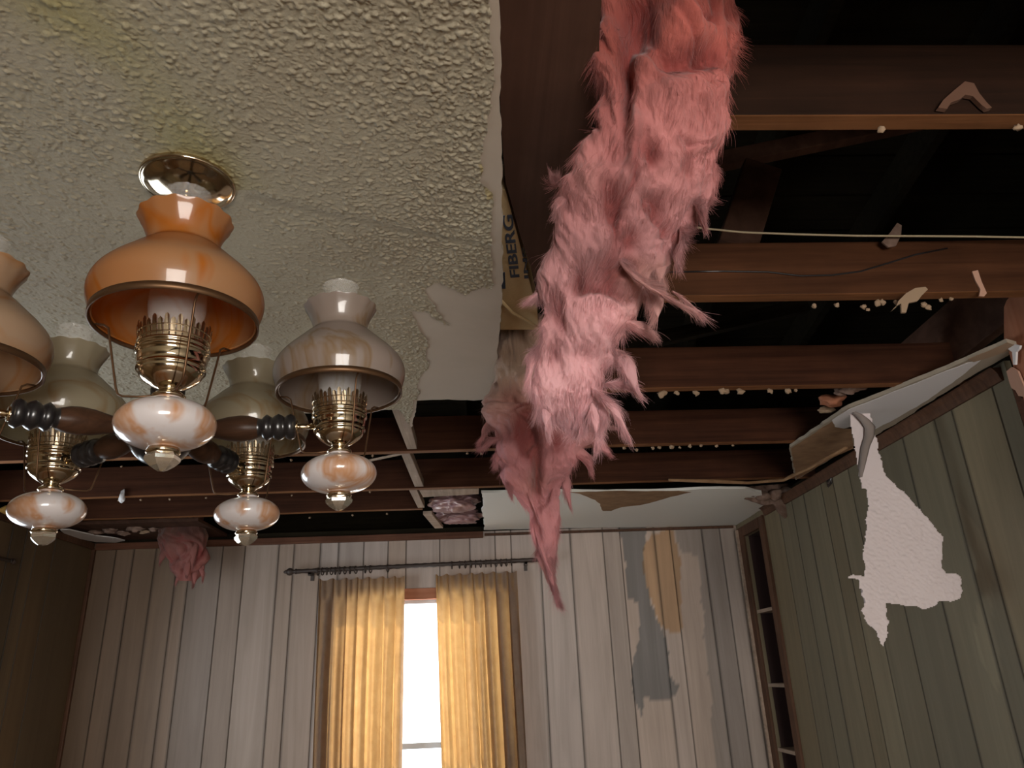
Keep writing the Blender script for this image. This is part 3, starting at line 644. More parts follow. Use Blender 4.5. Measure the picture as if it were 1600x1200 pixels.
# debris above the hanging paper
for i, (x, y, r, m_, lb) in enumerate([(1300, 626, .028, 'stud', 'orange brown wood scrap above the hanging white paper'), (1290, 640, .018, 'gyp', 'pale plaster chunk above the hanging paper, left of the orange scrap'), (1332, 606, .024, 'debris', 'brown paper wad right of the orange scrap'), (1362, 590, .020, 'white', 'greyish white plaster bit lying on the strip edge'), (1318, 612, .018, 'debris', 'small brown wad directly above the orange scrap')]):
    tag(lump('debris_chunk', onz(x, y, ZC+.03), (r*1.5, r, r*.7), m_, None, i+20, 3, .5), lb, 'debris')
# hanging popcorn paper
def z4(*p): return [(1200+x*.5, 500+y*.5) for x, y in p]
HY = 2.42
hp = z4((252, 276), (290, 268), (318, 270), (322, 300), (328, 330), (336, 362), (346, 385), (344, 405), (356, 440), (358, 462), (372, 487), (400, 515), (440, 555), (475, 592), (512, 632), (550, 680), (543, 700), (546, 740), (540, 770), (556, 788), (590, 790), (604, 800), (602, 830), (610, 850), (598, 875), (570, 882), (535, 880), (515, 897), (490, 905), (450, 895), (412, 892), (372, 885), (368, 915), (376, 938), (372, 975), (366, 1003), (361, 1026), (345, 1000), (330, 968), (312, 955), (300, 935), (296, 915), (284, 908), (300, 893), (298, 875), (286, 858), (294, 846), (284, 842), (282, 815), (248, 810), (246, 798), (285, 795), (300, 800), (302, 770), (294, 745), (300, 700), (306, 650), (304, 620), (312, 580), (308, 530), (292, 526), (282, 470), (268, 400), (256, 330))
def sheet(name, pxpoly, Yf, step, m, parent, relief, thick=.0012):
    x0 = min(p[0] for p in pxpoly); x1 = max(p[0] for p in pxpoly); y0 = min(p[1] for p in pxpoly); y1 = max(p[1] for p in pxpoly)
    gx = np.arange(x0-2, x1+2, step); gy = np.arange(y0-2, y1+2, step); GX, GY = np.meshgrid(gx, gy, indexing='ij')
    J1 = np.stack([GX/9, GY/9, GX*0], -1); k = inpoly(GX+1.4*vnoise(J1, 61)+.8*vnoise(J1*3, 63), GY+1.4*vnoise(J1+5, 62), pxpoly)
    V = np.array([[ony(a, b, Yf(a, b)) for b in gy] for a in gx]); V = V+relief(V, GX, GY)
    n = len(gy); I, J = np.meshgrid(np.arange(len(gx)-1), np.arange(n-1), indexing='ij'); ok = k[:-1, :-1] & k[1:, :-1] & k[:-1, 1:] & k[1:, 1:]
    I = I[ok]; J = J[ok]; Q = np.stack([I*n+J, (I+1)*n+J, (I+1)*n+J+1, I*n+J+1], -1); V = V.reshape(-1, 3)
    u = np.unique(Q); rm = np.full(len(V), -1); rm[u] = np.arange(len(u)); o = npmesh(name, V[u], rm[Q], m, parent)
    s = o.modifiers.new('solid', 'SOLIDIFY'); s.thickness = thick; s.offset = 0
    return o
def hrel(V, GX, GY):
    a = np.clip((GY-745)/20, 0, 1); Pn = V*np.array([1, 1, 1]); h = a*.0038*np.clip(vnoise(Pn*125, 71)+.5*vnoise(Pn*250, 72)+.1, 0, 2)
    w = .006*vnoise(V*7, 73); R = np.zeros(V.shape); R[..., 1] = -h+w; return R
hpaper = sheet('hanging_paper', hp, lambda x, y: HY-.10*((y-650)/350)**1+.0006*(x-1400)*((y-650)/350), 1.6, 'flap', None, hrel)
tag(hpaper, 'pinkish white popcorn ceiling paper hanging torn from the right edge strip', 'paper')
cl = [ony(x, y, HY-.02-.10*((y-650)/350)) for x, y in z4((262, 285), (285, 297), (305, 315), (320, 335), (318, 365), (306, 395), (300, 425), (294, 460), (291, 492))]
V = []; 
for i, p in enumerate(cl):
    w = [.004, .012, .016, .018, .017, .015, .013, .010, .004][i]
    V += [tuple(p+np.array([-w, .004, 0])), tuple(p+np.array([w*.2, -.008, 0])), tuple(p+np.array([w, .002, .002]))]
F = [(i*3+k, i*3+k+1, i*3+k+4, i*3+k+3) for i in range(len(cl)-1) for k in (0, 1)]
oc = mesh('curled_backing', V, F, mat('grey_backing', (.22, .18, .16), .9), hpaper, True); oc['label'] = 'brown grey curled strip of paper backing'; s = oc.modifiers.new('solid', 'SOLIDIFY'); s.thickness = .0015
lump('torn_knot', ony(1356, 930, HY-.08), (.018, .006, .022), 'flap', hpaper, 3, 3, .5)
# small hole left in the panelling
tag(lump('knot_hole', onx(1294, 747, XR-.004), (.003, .03, .035), M['blackpaint'], None, 5, 3, .6), 'small dark broken hole high on the right wall panelling', 'hole')

# stud at the right edge and its broken drywall
def zs(*p): return [(1440+x*.25, 420+y*.25) for x, y in p]
sp = zs((515, 470), (515, 240), (530, 200), (560, 165), (600, 145), (760, 140), (760, 900), (640, 800), (610, 790), (600, 700), (590, 560), (560, 450))
st0 = [onx(x, y, XR-.06) for x, y in sp]
stud = tag(prism('wall_stud', st0, (.055, .010, 0), 'stud'), 'orange brown stud face at the right edge beside the panelling', 'stud')
_yl = st0[0][1]; box('stud_lower', XR-.058, XR-.006, _yl-.10, _yl-.004, 0, st0[0][2]-.01, 'stud', stud, bev=.003)
sp2 = zs((530, 640), (560, 615), (600, 640), (640, 740), (640, 800), (605, 795), (585, 760), (560, 745), (545, 700))
tag(prism('plaster_chunk', [onx(x, y, XR-.068) for x, y in sp2], (.006, .0, 0), 'pinkgyp'), 'broken pinkish plaster chunk on the right edge stud', 'plaster')
sp3 = zs((565, 740), (600, 790), (660, 830), (760, 1300), (650, 1010), (600, 860))
tag(prism('stud_edge', [onx(x, y, XR-.004) for x, y in sp3], (.05, 0, 0), 'trim'), 'reddish stud edge running down beside the right panelling', 'stud')
tag(prism('plaster_chunk', [onx(x, y, XR-.075) for x, y in zs((495, 470), (540, 450), (570, 470), (615, 480), (610, 500), (590, 520), (585, 600), (572, 600), (565, 520), (530, 495), (500, 492))], (.006, 0, 0), 'white'), 'jagged white plaster bit at the tip of the right ceiling strip', 'plaster')

# crumbs stuck under the joists
def crumbs(pts, Yj, label, group, r=.006, m_='gyp', k0=0):
    for i, q in enumerate(pts):
        x, y = q[:2]; s = q[2] if len(q) > 2 else 1
        p = ony(x, y, Yj); zc = min(p[2], ZC-.002)
        o = lump('plaster_crumb', (p[0], Yj, zc), (r*s*1.1, r*.8*s, r*s), m_, None, k0+i, 2, .6); tag(o, label, 'plaster crumb', group)
crumbs([(1272, 478), (1307, 477), (1349, 479), (1356, 484, .7), (1371, 474, 1.4), (1379, 472, 1.2), (1401, 473), (1444, 476, 1.2), (1450, 480, 1.2), (1470, 469, .8), (1486, 467, .8)], JY[1]+.02, 'small plaster crumb stuck under the second exposed joist', 'crumbs under the second joist', .0058, 'gyp', 40)
crumbs([(997, 617, 1.3), (1033, 616, 1.4), (1038, 614), (1057, 614), (1088, 614, 1.1), (1128, 611, 1.4), (1134, 611, 1.2), (1157, 612, 1.4), (1203, 611), (1232, 611, 1.2), (1243, 610, .7)], JY[2]+.02, 'small plaster crumb stuck under the third exposed joist', 'crumbs under the third joist', .0075, 'gyp', 60)
crumbs([(975, 700), (995, 703), (1020, 700, 1.2), (1030, 699), (1050, 698, 1.3), (1062, 699), (1078, 697, 1.2), (1095, 696), (1120, 697), (1145, 696, .8)], JY[3]+.02, 'pale plaster crumb along the underside of the fourth exposed joist', 'crumbs under the fourth joist', .006, 'gyp', 80)
crumbs([(455, 719), (582, 712), (730, 708), (752, 709), (190, 729, .8)], JY[3]+.02, 'tiny crumb under the fourth joist left of the insulation', 'crumbs on the fourth joist at left', .0045, 'gyp', 100)
crumbs([(220, 781), (265, 780), (322, 778), (456, 774, .8), (578, 769), (186, 782)], JY[4]+.02, 'tiny crumb under the fifth joist behind the chandelier', 'crumbs under the fifth joist', .0045, 'gyp', 120)
crumbs([(484, 809), (551, 805), (605, 803)], 3.865, 'tiny crumb under the short sixth joist', 'crumbs under the sixth joist', .005, 'gyp', 130)
crumbs([(1378, 202, 1.2), (1590, 199, 1.4)], JY[0]+.02, 'tiny plaster crumb under the nearest exposed joist', 'crumbs under the nearest joist', .0045, 'gyp', 140)
sh = [(1393, 486), (1400, 480), (1404, 470), (1416, 458), (1430, 450), (1446, 448), (1450, 452), (1440, 462), (1434, 470), (1420, 473), (1416, 488), (1409, 488), (1408, 474), (1398, 480)]
tag(prism('plaster_shard', [ony(x, y, JY[1]-.008) for x, y in sh], (0, .006, 0), 'gyp'), 'pale plaster shard nailed below the second joist at right', 'plaster')
tag(lump('plaster_shard', ony(191, 776, JY[4]-.01), (.012, .008, .03), 'white', None, 9, 3, .5), 'white plaster sliver dangling from the fifth joist behind the chandelier', 'plaster')
aw = [ony(x, y, JY[0]-.012) for x, y in [(1466, 168), (1474, 156), (1492, 140), (1508, 127), (1522, 130), (1530, 145), (1542, 160), (1550, 168), (1542, 170), (1534, 164), (1520, 150), (1508, 148), (1500, 155), (1486, 160), (1480, 170)]]
tag(prism('paper_scrap', aw, (0, .008, 0), 'dim'), 'tan arched paper scrap on the nearest joist at upper right', 'paper')
tag(prism('paper_scrap', [ony(x, y, JY[1]-.006) for x, y in [(1519, 424), (1528, 422), (1534, 440), (1542, 458), (1538, 463), (1530, 462), (1532, 452), (1524, 438)]], (0, .004, 0), 'pinkgyp'), 'thin whitish paper strip on the second joist near the right edge', 'paper')
tag(prism('paper_scrap', [ony(x, y, JY[1]-.03) for x, y in [(1378, 378), (1392, 362), (1402, 348), (1409, 352), (1408, 368), (1400, 384), (1388, 386)]], (0, .004, 0), 'debris'), 'grey brown paper scrap standing up behind the pale cable', 'paper')
for i, (x, y) in enumerate([(1082, 633), (1086, 728), (1125, 720), (1050, 705), (1046, 724)]):
    pass
# cable
cb = [ony(x, y, 1.5) for x, y in [(842, 318), (930, 328), (1010, 342), (1062, 351), (1100, 357), (1160, 363), (1240, 366), (1340, 368.5), (1440, 369), (1520, 369.5), (1600, 371), (1680, 372)]]
tag(joined('cable', [tube_vf([tuple(q) for q in smoothprof([tuple(c) for c in cb], 4)] if False else cb, .0026, 8)], 'wire', None, True), 'pale cable stretched across the dark attic gap at right', 'cable')

# ------------------------------------------------------------------ chandelier
hx, hy, hz, R_, PH, gw_, tx, ty = -.4891, 1.0746, 1.8977, .2589, .4143, .112, -.0391, .003
up = np.array([tx, ty, 1.]); up /= np.linalg.norm(up); ex = np.array([1, 0, -tx]); ex /= np.linalg.norm(ex); ey = np.cross(up, ex)
hub0 = np.array([hx+tx*(hz-ZC), hy+ty*(hz-ZC), hz])
ch = empty('chandelier', (0, 0, 0), 'five arm hurricane lamp chandelier hanging from the popcorn ceiling', 'chandelier')
ch.matrix_world = Matrix([[ex[0], ey[0], up[0], hub0[0]], [ex[1], ey[1], up[1], hub0[1]], [ex[2], ey[2], up[2], hub0[2]], [0, 0, 0, 1]])
top = (ZC-.0132-hz)/up[2]
def lathe(name, prof, m, parent, seg=40, loc=(0, 0, 0), ruffle=None, cap=True):
    V, F = lathe_vf(prof, seg, ruffle)
    o = joined(name, [(V, F)], m, parent, True); o.location = loc; return o
# canopy is flush to the ceiling, not tilted
can = lathe('ceiling_canopy', smoothprof([(.0768, .0), (.0775, -.004), (.076, -.008), (.070, -.0095), (.055, -.019), (.035, -.026), (.018, -.030), (.0, -.031)], 4), 'brass', ch, 56)
can.matrix_parent_inverse = ch.matrix_world.inverted(); can.location = (hx+.002, hy, ZC-.0135)
lathe('canopy_stem', [(.0, .03), (.014, .03), (.014, .036), (.006, .04), (.005, .06), (.0085, .20), (.006, .215), (.006, top-.045), (.011, top-.04), (.011, top-.032), (0, top-.03)], 'brass', ch, 20)
lathe('hub', smoothprof([(.0, .025), (.015, .026), (.03, .034), (.042, .05), (.046, .072), (.042, .094), (.03, .11), (.014, .118), (.010, .13), (0, .131)], 3), 'blackpaint', ch, 32)
AH = .077
arm_prof = [(.0, .038), (.018, .038), (.020, .042), (.016, .046), (.019, .050), (.020, .056), (.014, .062), (.0125, .068), (.015, .080), (.0185, .095), (.0200, .112), (.0190, .125), (.0150, .138), (.0135, .143), (.017, .146), (.0205, .151), (.017, .156), (.0150, .159), (.018, .162), (.021, .168), (.018, .174), (.015, .177), (.018, .180), (.0205, .186), (.017, .192), (.012, .194), (0, .194)]
def arm_vf(a, b): return [p for p in arm_prof if a <= p[1] <= b]
# lamp prototype: (radius, height) about the lamp's own axis, globe centre at the origin
def globe_prof():
    P = []
    for i in range(33):
        a = -math.pi/2+math.pi*i/32; r = .056*abs(math.cos(a))**.86; h = .0285*math.sin(a)
        P.append((max(r, .012), h))
    return [(.012, -.031)]+P[2:-2]+[(.016, .029), (.017, .034)]
def make_lamp(i, ang):
    th = PH+math.radians(ang); px, py = R_*math.sin(th), -R_*math.cos(th)
    dz = [0, 0, 0, 0, -.012][i]
    g = lathe('marbled_globe', globe_prof(), 'globe', ch, 56, (px, py, dz)); g.rotation_euler = (0, 0, [2.6, 1.2, 2.2, 3.1, 0][i])
    g['label'] = ['white marbled glass globe with orange streaks'][0]
    rot = -[2.6, 1.2, 2.2, 3.1, 0][i]
    fp = smoothprof([(.008, .030), (.0175, .032), (.0185, .036), (.013, .040), (.012, .044), (.020, .048), (.031, .056)], 3)[:-1]+[(.031, .056), (.0345, .060), (.0375, .0655), (.0365, .0665), (.0392, .0675), (.0392, .0695), (.0375, .071), (.0385, .075), (.0400, .082), (.0390, .086), (.0408, .087), (.0425, .0895), (.0408, .092), (.0392, .0925), (.041, .094), (.0422, .096), (.0405, .0985), (.036, .099), (.034, .095), (.012, .094), (.012, .12), (.0, .12)]
    lathe('brass_font', fp, 'brass', g, 48)
    pr = []
    for k in range(36):
        a = 2*math.pi*k/36; c, s = math.cos(a), math.sin(a); tx_, ty_ = -s*.0028, c*.0028; r0, r1 = .0395, .0425; hh = .126 if k % 2 else .121
        V = [(r0*c-tx_, r0*s-ty_, .097), (r0*c+tx_, r0*s+ty_, .097), (r1*c+tx_*.9, r1*s+ty_*.9, hh-.003), (r1*c, r1*s, hh), (r1*c-tx_*.9, r1*s-ty_*.9, hh-.003)]
        V += [(x*.975, y*.975, z) for x, y, z in V]
        pr.append((V, [(0, 1, 2, 3, 4), (9, 8, 7, 6, 5), (0, 5, 6, 1), (1, 6, 7, 2), (2, 7, 8, 3), (3, 8, 9, 4), (4, 9, 5, 0)]))
    pr.append(tube_vf([(.0402*math.cos(a), .0402*math.sin(a), .103) for a in np.linspace(0, 6.2832, 40, endpoint=False)], .0012, 6, True))
    pr.append(tube_vf([(.041*math.cos(a), .041*math.sin(a), .112) for a in np.linspace(0, 6.2832, 40, endpoint=False)], .0010, 6, True))
    joined('gallery_crown', pr, 'prong', g)
    # shade holder: flat ring and three bent wires
    rg = lathe_vf([(.0955, .128), (.0972, .128), (.0972, .1372), (.0955, .1372), (.0945, .1355), (.0945, .1295), (.0955, .128)], 72)
    h = joined('shade_holder_ring', [rg], 'antique', g, True); h.rotation_euler = (0, 0, 0)
    for k in range(3):
        a = math.radians(-72+120*k)-0; c, s = math.cos(a), math.sin(a)
        W_ = [(.014, .037), (.035, .036), (.052, .037), (.057, .040), (.060, .048), (.074, .112), (.077, .1265), (.083, .131), (.0945, .1325)]
        joined('holder_wire', [tube_vf([(r*c, r*s, z) for r, z in W_], .0014, 8)], 'antique', h, True)
    h.rotation_euler = (0, 0, rot+math.radians([18, 10, 25, -10, 5][i]))
    prof = smoothprof([(.0935, .132), (.0975, .142), (.1015, .155), (.1023, .168), (.0975, .182), (.086, .197), (.070, .213), (.055, .228), (.0455, .2365), (.0435, .243), (.0442, .250), (.0475, .260), (.0525, .271), (.0570, .279), (.0580, .281)], 5)
    def ruf(r, h_, a):
        k = max(0, (h_-.255)/.026)
        return r+.0009*k*math.cos(14*a), h_+.0006*k*math.cos(14*a)
    sm = ['shade_amber', 'shade_smoke', 'shade_honey', 'shade_honey', 'shade_peach'][i]
    sh_ = lathe('glass_shade', prof, sm, g, 112, (0, 0, 0), ruf); so_ = sh_.modifiers.new('solid', 'SOLIDIFY'); so_.thickness = .0022; so_.offset = -1
    sh_['label'] = ['amber glass shade', 'smoky taupe glass shade', 'honey glass shade', 'honey glass shade', 'pale peach glass shade'][i]
    ch_p = smoothprof([(.027, .100), (.028, .11), (.031, .13), (.034, .155), (.032, .18), (.025, .21), (.0225, .24), (.0225, .27), (.025, .30), (.0280, .316), (.0295, .321)], 4)
    lathe('glass_chimney', ch_p, 'chimney', g, 40, (0, 0, 0), lambda r, h_, a: (r+.0008*max(0, (h_-.30)/.02)*math.cos(16*a), h_))
    fpz = [(.0, -.056), (.006, -.0548), (.012, -.0505), (.0145, -.048), (.018, -.044), (.0185, -.040), (.0165, -.036), (.019, -.035), (.019, -.0305), (.014, -.030), (.0, -.030)]
    V, F = lathe_vf([p for p in fpz[:7]], 12); V2 = [(x*(1+.07*math.cos(6*math.atan2(y, x))), y*(1+.07*math.cos(6*math.atan2(y, x))), z) for x, y, z in V]
    fc = joined('cut_finial', [(V2, F)], 'crystal', g, False); fc['label'] = 'faceted finial'
    lathe('finial_cap', [(.0, -.0365), (.0175, -.0365), (.0192, -.034), (.0175, -.0295), (.010, -.029)], 'brass', g, 32)
    # arm
    ap = arm_vf(0, 1); q = Matrix.Rotation(0, 3, 'X')
    V, F = lathe_vf([(r, h_) for r, h_ in ap], 28)
    dr = np.array([math.sin(th), -math.cos(th), 0]); sd = np.array([math.cos(th), math.sin(th), 0]); uz = np.array([0, 0, 1.])
    def place(V):
        return [tuple(dr*v[2]+sd*v[0]+uz*(v[1]+AH+dz*.8*v[2]/R_)) for v in V]
    me_o = joined('turned_arm', [(place(V), F)], 'blackpaint', ch, True)
    me_o.data.materials.append(M['armwood'])
    for p in me_o.data.polygons:
        c = sum((Vector(me_o.data.vertices[k].co) for k in p.vertices), Vector())/len(p.vertices); rad = c.x*dr[0]+c.y*dr[1]
        if .066 < rad < .139: p.material_index = 1
    pts = [dr*t+uz*(AH+dz*.8) for t in (.192, .200, .222)]
    joined('arm_rod', [tube_vf(pts, .0045, 12), tube_vf([dr*.190+uz*(AH+dz*.8), dr*.1965+uz*(AH+dz*.8)], .010, 16)], 'brass', me_o, True)
for i, a in enumerate([0, 72, 144, 216, 288]): make_lamp(i, a)

# ------------------------------------------------------------------ pink insulation
def hank(rows, nt, na, seed, dark=.5, depthk=.45, lumpy=.022, streak=.009, feats=None):
    rows = np.array(rows, float); T = np.linspace(0, len(rows)-1, nt)
    pr = []
    for t in T:
        i = min(int(t), len(rows)-2); f = t-i; f2 = f
        x0, = [rows[i, 1]*(1-f2)+rows[i+1, 1]*f2]; x1 = rows[i, 2]*(1-f2)+rows[i+1, 2]*f2; y = rows[i, 0]*(1-f)+rows[i+1, 0]*f; Yd = rows[i, 3]*(1-f)+rows[i+1, 3]*f
        pr.append((ony(x0, y, Yd), ony(x1, y, Yd)))
    A = np.array([p[0] for p in pr]); B = np.array([p[1] for p in pr]); ksz = max(1, int(nt/len(rows)*.45)); ker = np.hanning(2*ksz+3)[1:-1]; ker /= ker.sum()
    sm_ = lambda Z: np.stack([np.convolve(np.pad(Z[:, c], ksz, mode='edge'), ker, 'valid') for c in range(3)], -1)
    A = sm_(A); B = sm_(B); C = (A+B)/2; H = (B-A)/2; w = np.linalg.norm(H, axis=1)
    sd = H/w[:, None]; fr_ = np.array([0, -1., -.15]); fr_ = fr_-sd*(sd@fr_)[:, None] if False else np.tile(fr_/np.linalg.norm(fr_), (nt, 1))
    a = np.linspace(0, 2*np.pi, na, endpoint=False); ca, sa = np.cos(a), np.sin(a)
    dk = np.clip(w*depthk, .004, .075)
    P = C[:, None]+ca[None, :, None]*H[:, None]+sa[None, :, None]*(dk[:, None, None]*fr_[:, None])
    Nn = ca[None, :, None]*sd[:, None]*.5+sa[None, :, None]*fr_[:, None]; Nn /= np.linalg.norm(Nn, axis=-1, keepdims=True)
    sc = np.clip(w/.06, .25, 1)[:, None]
    fl = np.stack([P[..., 0]+.25*P[..., 2], P[..., 1], P[..., 2]*.22], -1)
    wz = fbm(P*6+seed, seed, 2)[..., None]*.05
    feat = np.zeros(P.shape[:2])
    if feats:
        d_ = P-CAM; zz = d_@cF; X_ = 800+FPX*(d_@cR)/zz; Y_ = 600-FPX*(d_@cU)/zz; fr_on = np.clip(sa, 0, 1)[None]
        for (fx, fy, rx, ry, am) in feats: feat = feat+1.25*am*np.exp(-((X_-fx)/rx)**2-((Y_-fy)/ry)**2)*fr_on
    n_l = fbm(P*9+seed*3.1, seed, 2); n_s = fbm((fl+wz)*38, seed+5, 3); n_f = fbm((fl+wz*.6)*150, seed+9, 2)
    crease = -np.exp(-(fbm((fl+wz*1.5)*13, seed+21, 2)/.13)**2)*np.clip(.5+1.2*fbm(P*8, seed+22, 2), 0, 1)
    Dp = feat+sc*(lumpy*n_l+streak*n_s+.0020*n_f+.017*crease); P = P+Nn*Dp[..., None]
    # wool colour: darker and redder in the upper part; paler lower down
    return P, Nn, n_l, np.minimum(crease, 0)+np.clip(feat/.02, -1, 0), n_s
def hank_mesh(P):
    nt, na = P.shape[:2]; I, J = np.meshgrid(np.arange(nt-1), np.arange(na), indexing='ij'); J2 = (J+1) % na
    return P.reshape(-1, 3), np.stack([I*na+J, (I+1)*na+J, (I+1)*na+J2, I*na+J2], -1).reshape(-1, 4)
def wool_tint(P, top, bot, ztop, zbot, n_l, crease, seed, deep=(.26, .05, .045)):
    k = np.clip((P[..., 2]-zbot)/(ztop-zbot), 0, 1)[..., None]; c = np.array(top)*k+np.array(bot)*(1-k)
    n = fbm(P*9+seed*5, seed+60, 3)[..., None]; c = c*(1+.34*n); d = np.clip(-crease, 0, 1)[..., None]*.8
    c = c*(1-d)+np.array(deep)*d  # creases and dents pulled to deep red, shade painted into the wool
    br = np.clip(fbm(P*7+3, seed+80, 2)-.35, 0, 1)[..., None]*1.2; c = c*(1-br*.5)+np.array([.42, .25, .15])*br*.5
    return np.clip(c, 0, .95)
def fibres(P, Nn, T, n, seed, lmin=.02, lmax=.07, rad=.00035, out=.35, edge_bias=True, grav=.6, nseg=6, lift=.25):
    r = np.random.default_rng(seed); nt, na = P.shape[:2]
    i = r.integers(0, nt-3, n); j = r.integers(0, na, n)
    p = P[i, j].copy(); tn = P[np.minimum(i+3, nt-1), j]-P[i, j]; tn /= np.linalg.norm(tn, axis=1, keepdims=True)+1e-9
    nn = Nn[i, j]; side = np.cross(tn, nn); ln = r.uniform(lmin, lmax, n)*r.uniform(.3, 1, n); d = tn+nn*(lift*r.random((n, 1)))+side*r.normal(0, out, (n, 1)); d /= np.linalg.norm(d, axis=1, keepdims=True)
    col = T[i, j]*(.92+.45*r.random((n, 1))**2)+.02
    rr = rad*r.uniform(.6, 1.5, n); V = np.zeros((n, nseg+1, 3, 3)); u0 = np.cross(d, r.normal(size=(n, 3))); u0 /= np.linalg.norm(u0, axis=1, keepdims=True)
    p = p-nn*.001
    for s in range(nseg+1):
        v0 = np.cross(d, u0); v0 /= np.linalg.norm(v0, axis=1, keepdims=True); w = (rr*(1-.8*s/nseg))[:, None]
        for k in range(3):
            q = 2*np.pi*k/3; V[:, s, k] = p+w*(u0*math.cos(q)+v0*math.sin(q))
        cn = np.stack([vnoise(p*28+seed+11*c, seed+c) for c in range(3)], -1)
        d = d+cn*.35+np.array([0, 0, -1.])*grav*.12+tn*.15; d /= np.linalg.norm(d, axis=1, keepdims=True); p = p+d*(ln/nseg)[:, None]
    base = np.arange(n)[:, None, None]*(nseg+1)*3; s = np.arange(nseg)[None, :, None]*3; k = np.arange(3)[None, None, :]; k2 = (k+1) % 3
    Q = np.stack([base+s+k, base+s+3+k, base+s+3+k2, base+s+k2], -1).reshape(-1, 4)
    return V.reshape(-1, 3), Q, np.repeat(np.clip(col, 0, 1), (nseg+1)*3, 0)
def tuft_rows(x0, y0, w, x1, y1, Y, bend=0, n=9):
    R = []
    for k in range(n+1):
        t = k/n; x = x0+(x1-x0)*t+bend*math.sin(math.pi*t); y = y0+(y1-y0)*t; ww = 1.05*w*min(1, t/.4+.12)**.7*(1-t)**.95+.7; R.append((y, x-ww/2, x+ww/2, Y+.022*(1-t)))
    return R
def combine(L_):
    V = []; Q = []; T = []; b = 0
    for v, q, t in L_: V.append(v); Q.append(q+b); T.append(t); b += len(v)
    return np.concatenate(V), np.concatenate(Q), np.concatenate(T)
def insulation(name, rows, tufts, top, bot, ztop, zbot, label, seed, nf, nt=300, na=220, **kw):
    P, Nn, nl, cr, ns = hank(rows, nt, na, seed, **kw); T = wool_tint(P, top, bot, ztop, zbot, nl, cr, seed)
    b = [(*hank_mesh(P), T.reshape(-1, T.shape[-1]))]; f = [fibres(P, Nn, T, nf, seed+1, .012, .05, .00024, .22, lift=.14, nseg=5), fibres(P, Nn, T, nf//16, seed+2, .02, .06, .00018, .9, grav=1.0, lift=.8, nseg=7)]
    for i, t in enumerate(tufts):
        rw = tuft_rows(*t); p2, n2, l2, c2, s2 = hank(rw, 40, 26, seed+31+i, depthk=.5, lumpy=.007, streak=.004); t2 = wool_tint(p2, top, bot, ztop, zbot, l2, c2*.4, seed)
        b.append((*hank_mesh(p2), t2.reshape(-1, 3)))
        f.append(fibres(p2, n2, t2, 1800 if t[2] > 12 else 400, seed+100+i, .015, .045, .00024, .3, lift=.3))
    V, Q, TT = combine(b); c = V.mean(0)
    o = npmesh(name, V-c, Q, 'wool', None, True, TT); o.location = c
    V, Q, TT = combine(f); npmesh('loose_fibres', V-c, Q, 'wool', o, True, TT)['kind'] = 'stuff'
    return tag(o, label, 'insulation')
main_rows = [(-160, 905, 1140, .80), (-60, 915, 1150, .80), (0, 926, 1148, .81), (40, 936, 1150, .82), (75, 918, 1152, .83), (110, 917, 1148, .84), (140, 932, 1142, .85), (165, 930, 1140, .86), (200, 930, 1130, .87), (235, 915, 1124, .88), (270, 898, 1115, .90), (290, 873, 1104, .91), (330, 866, 1082, .93), (370, 860, 1060, .95), (410, 855, 1040, .97), (450, 846, 1024, .99), (490, 842, 1000, 1.01), (530, 834, 972, 1.03), (560, 829, 964, 1.05), (590, 832, 960, 1.06), (615, 838, 950, 1.07), (632, 844, 944, 1.08), (645, 852, 936, 1.085), (656, 866, 922, 1.09), (664, 882, 908, 1.09)]
main_tufts = [  # x0,y0,width -> x1,y1
    (895, 300, 30, 868, 330, .90, -5), (878, 290, 26, 872, 284, .90, 0), (1105, 250, 50, 1098, 330, .90, 4), (1090, 280, 46, 1097, 352, .90, 3), (1075, 320, 45, 1062, 384, .92, 5), (1050, 360, 45, 1055, 412, .94, 4), (1035, 380, 40, 1030, 445, .95, 0),
    (1010, 400, 60, 1027, 500, .97, 6), (990, 420, 40, 1012, 470, .98, 4), (965, 400, 14, 1098, 492, .93, -22), (1050, 455, 9, 1096, 491, .93, 2), (970, 500, 60, 1014, 518, 1.0, 0), (960, 545, 40, 992, 610, 1.03, 6), (945, 600, 40, 978, 600, 1.05, 0),
    (925, 605, 26, 979, 676, 1.03, 8), (925, 630, 22, 932, 692, 1.04, 2), (900, 628, 30, 908, 668, 1.07, 3), (862, 625, 30, 852, 668, 1.06, -3), (845, 540, 30, 828, 590, 1.04, -6), (850, 450, 24, 832, 465, 1.0, 0), (845, 580, 26, 838, 622, 1.05, -3), (938, 630, 22, 940, 668, 1.05, 3)]
FE1 = [(998, 32, 28, 42, -.045), (975, 105, 12, 60, -.03), (1060, 22, 28, 30, .022), (935, 90, 18, 34, .015), (1118, 28, 26, 22, .014), (1108, 86, 30, 22, -.035), (1058, 95, 34, 26, -.016), (1125, 145, 26, 22, .016), (1000, 95, 22, 26, .014),
       (1040, 165, 26, 40, .014), (978, 160, 9, 50, -.016), (992, 200, 12, 26, .018), (990, 250, 8, 20, .014), (1018, 240, 16, 24, -.018), (1075, 250, 10, 34, -.012), (960, 320, 14, 34, -.024), (945, 300, 12, 30, -.010), (985, 370, 16, 26, -.016), (1005, 330, 14, 20, .012),
       (985, 415, 22, 14, -.022), (902, 435, 9, 14, -.02), (905, 390, 20, 30, .008), (860, 545, 10, 16, -.012), (930, 520, 30, 40, .010), (925, 560, 12, 16, -.006)]
FE2 = [(822, 672, 16, 34, -.05), (840, 730, 8, 40, -.03), (860, 640, 20, 20, .01), (800, 620, 12, 20, -.012), (800, 720, 12, 30, .015), (870, 690, 12, 26, -.015)]
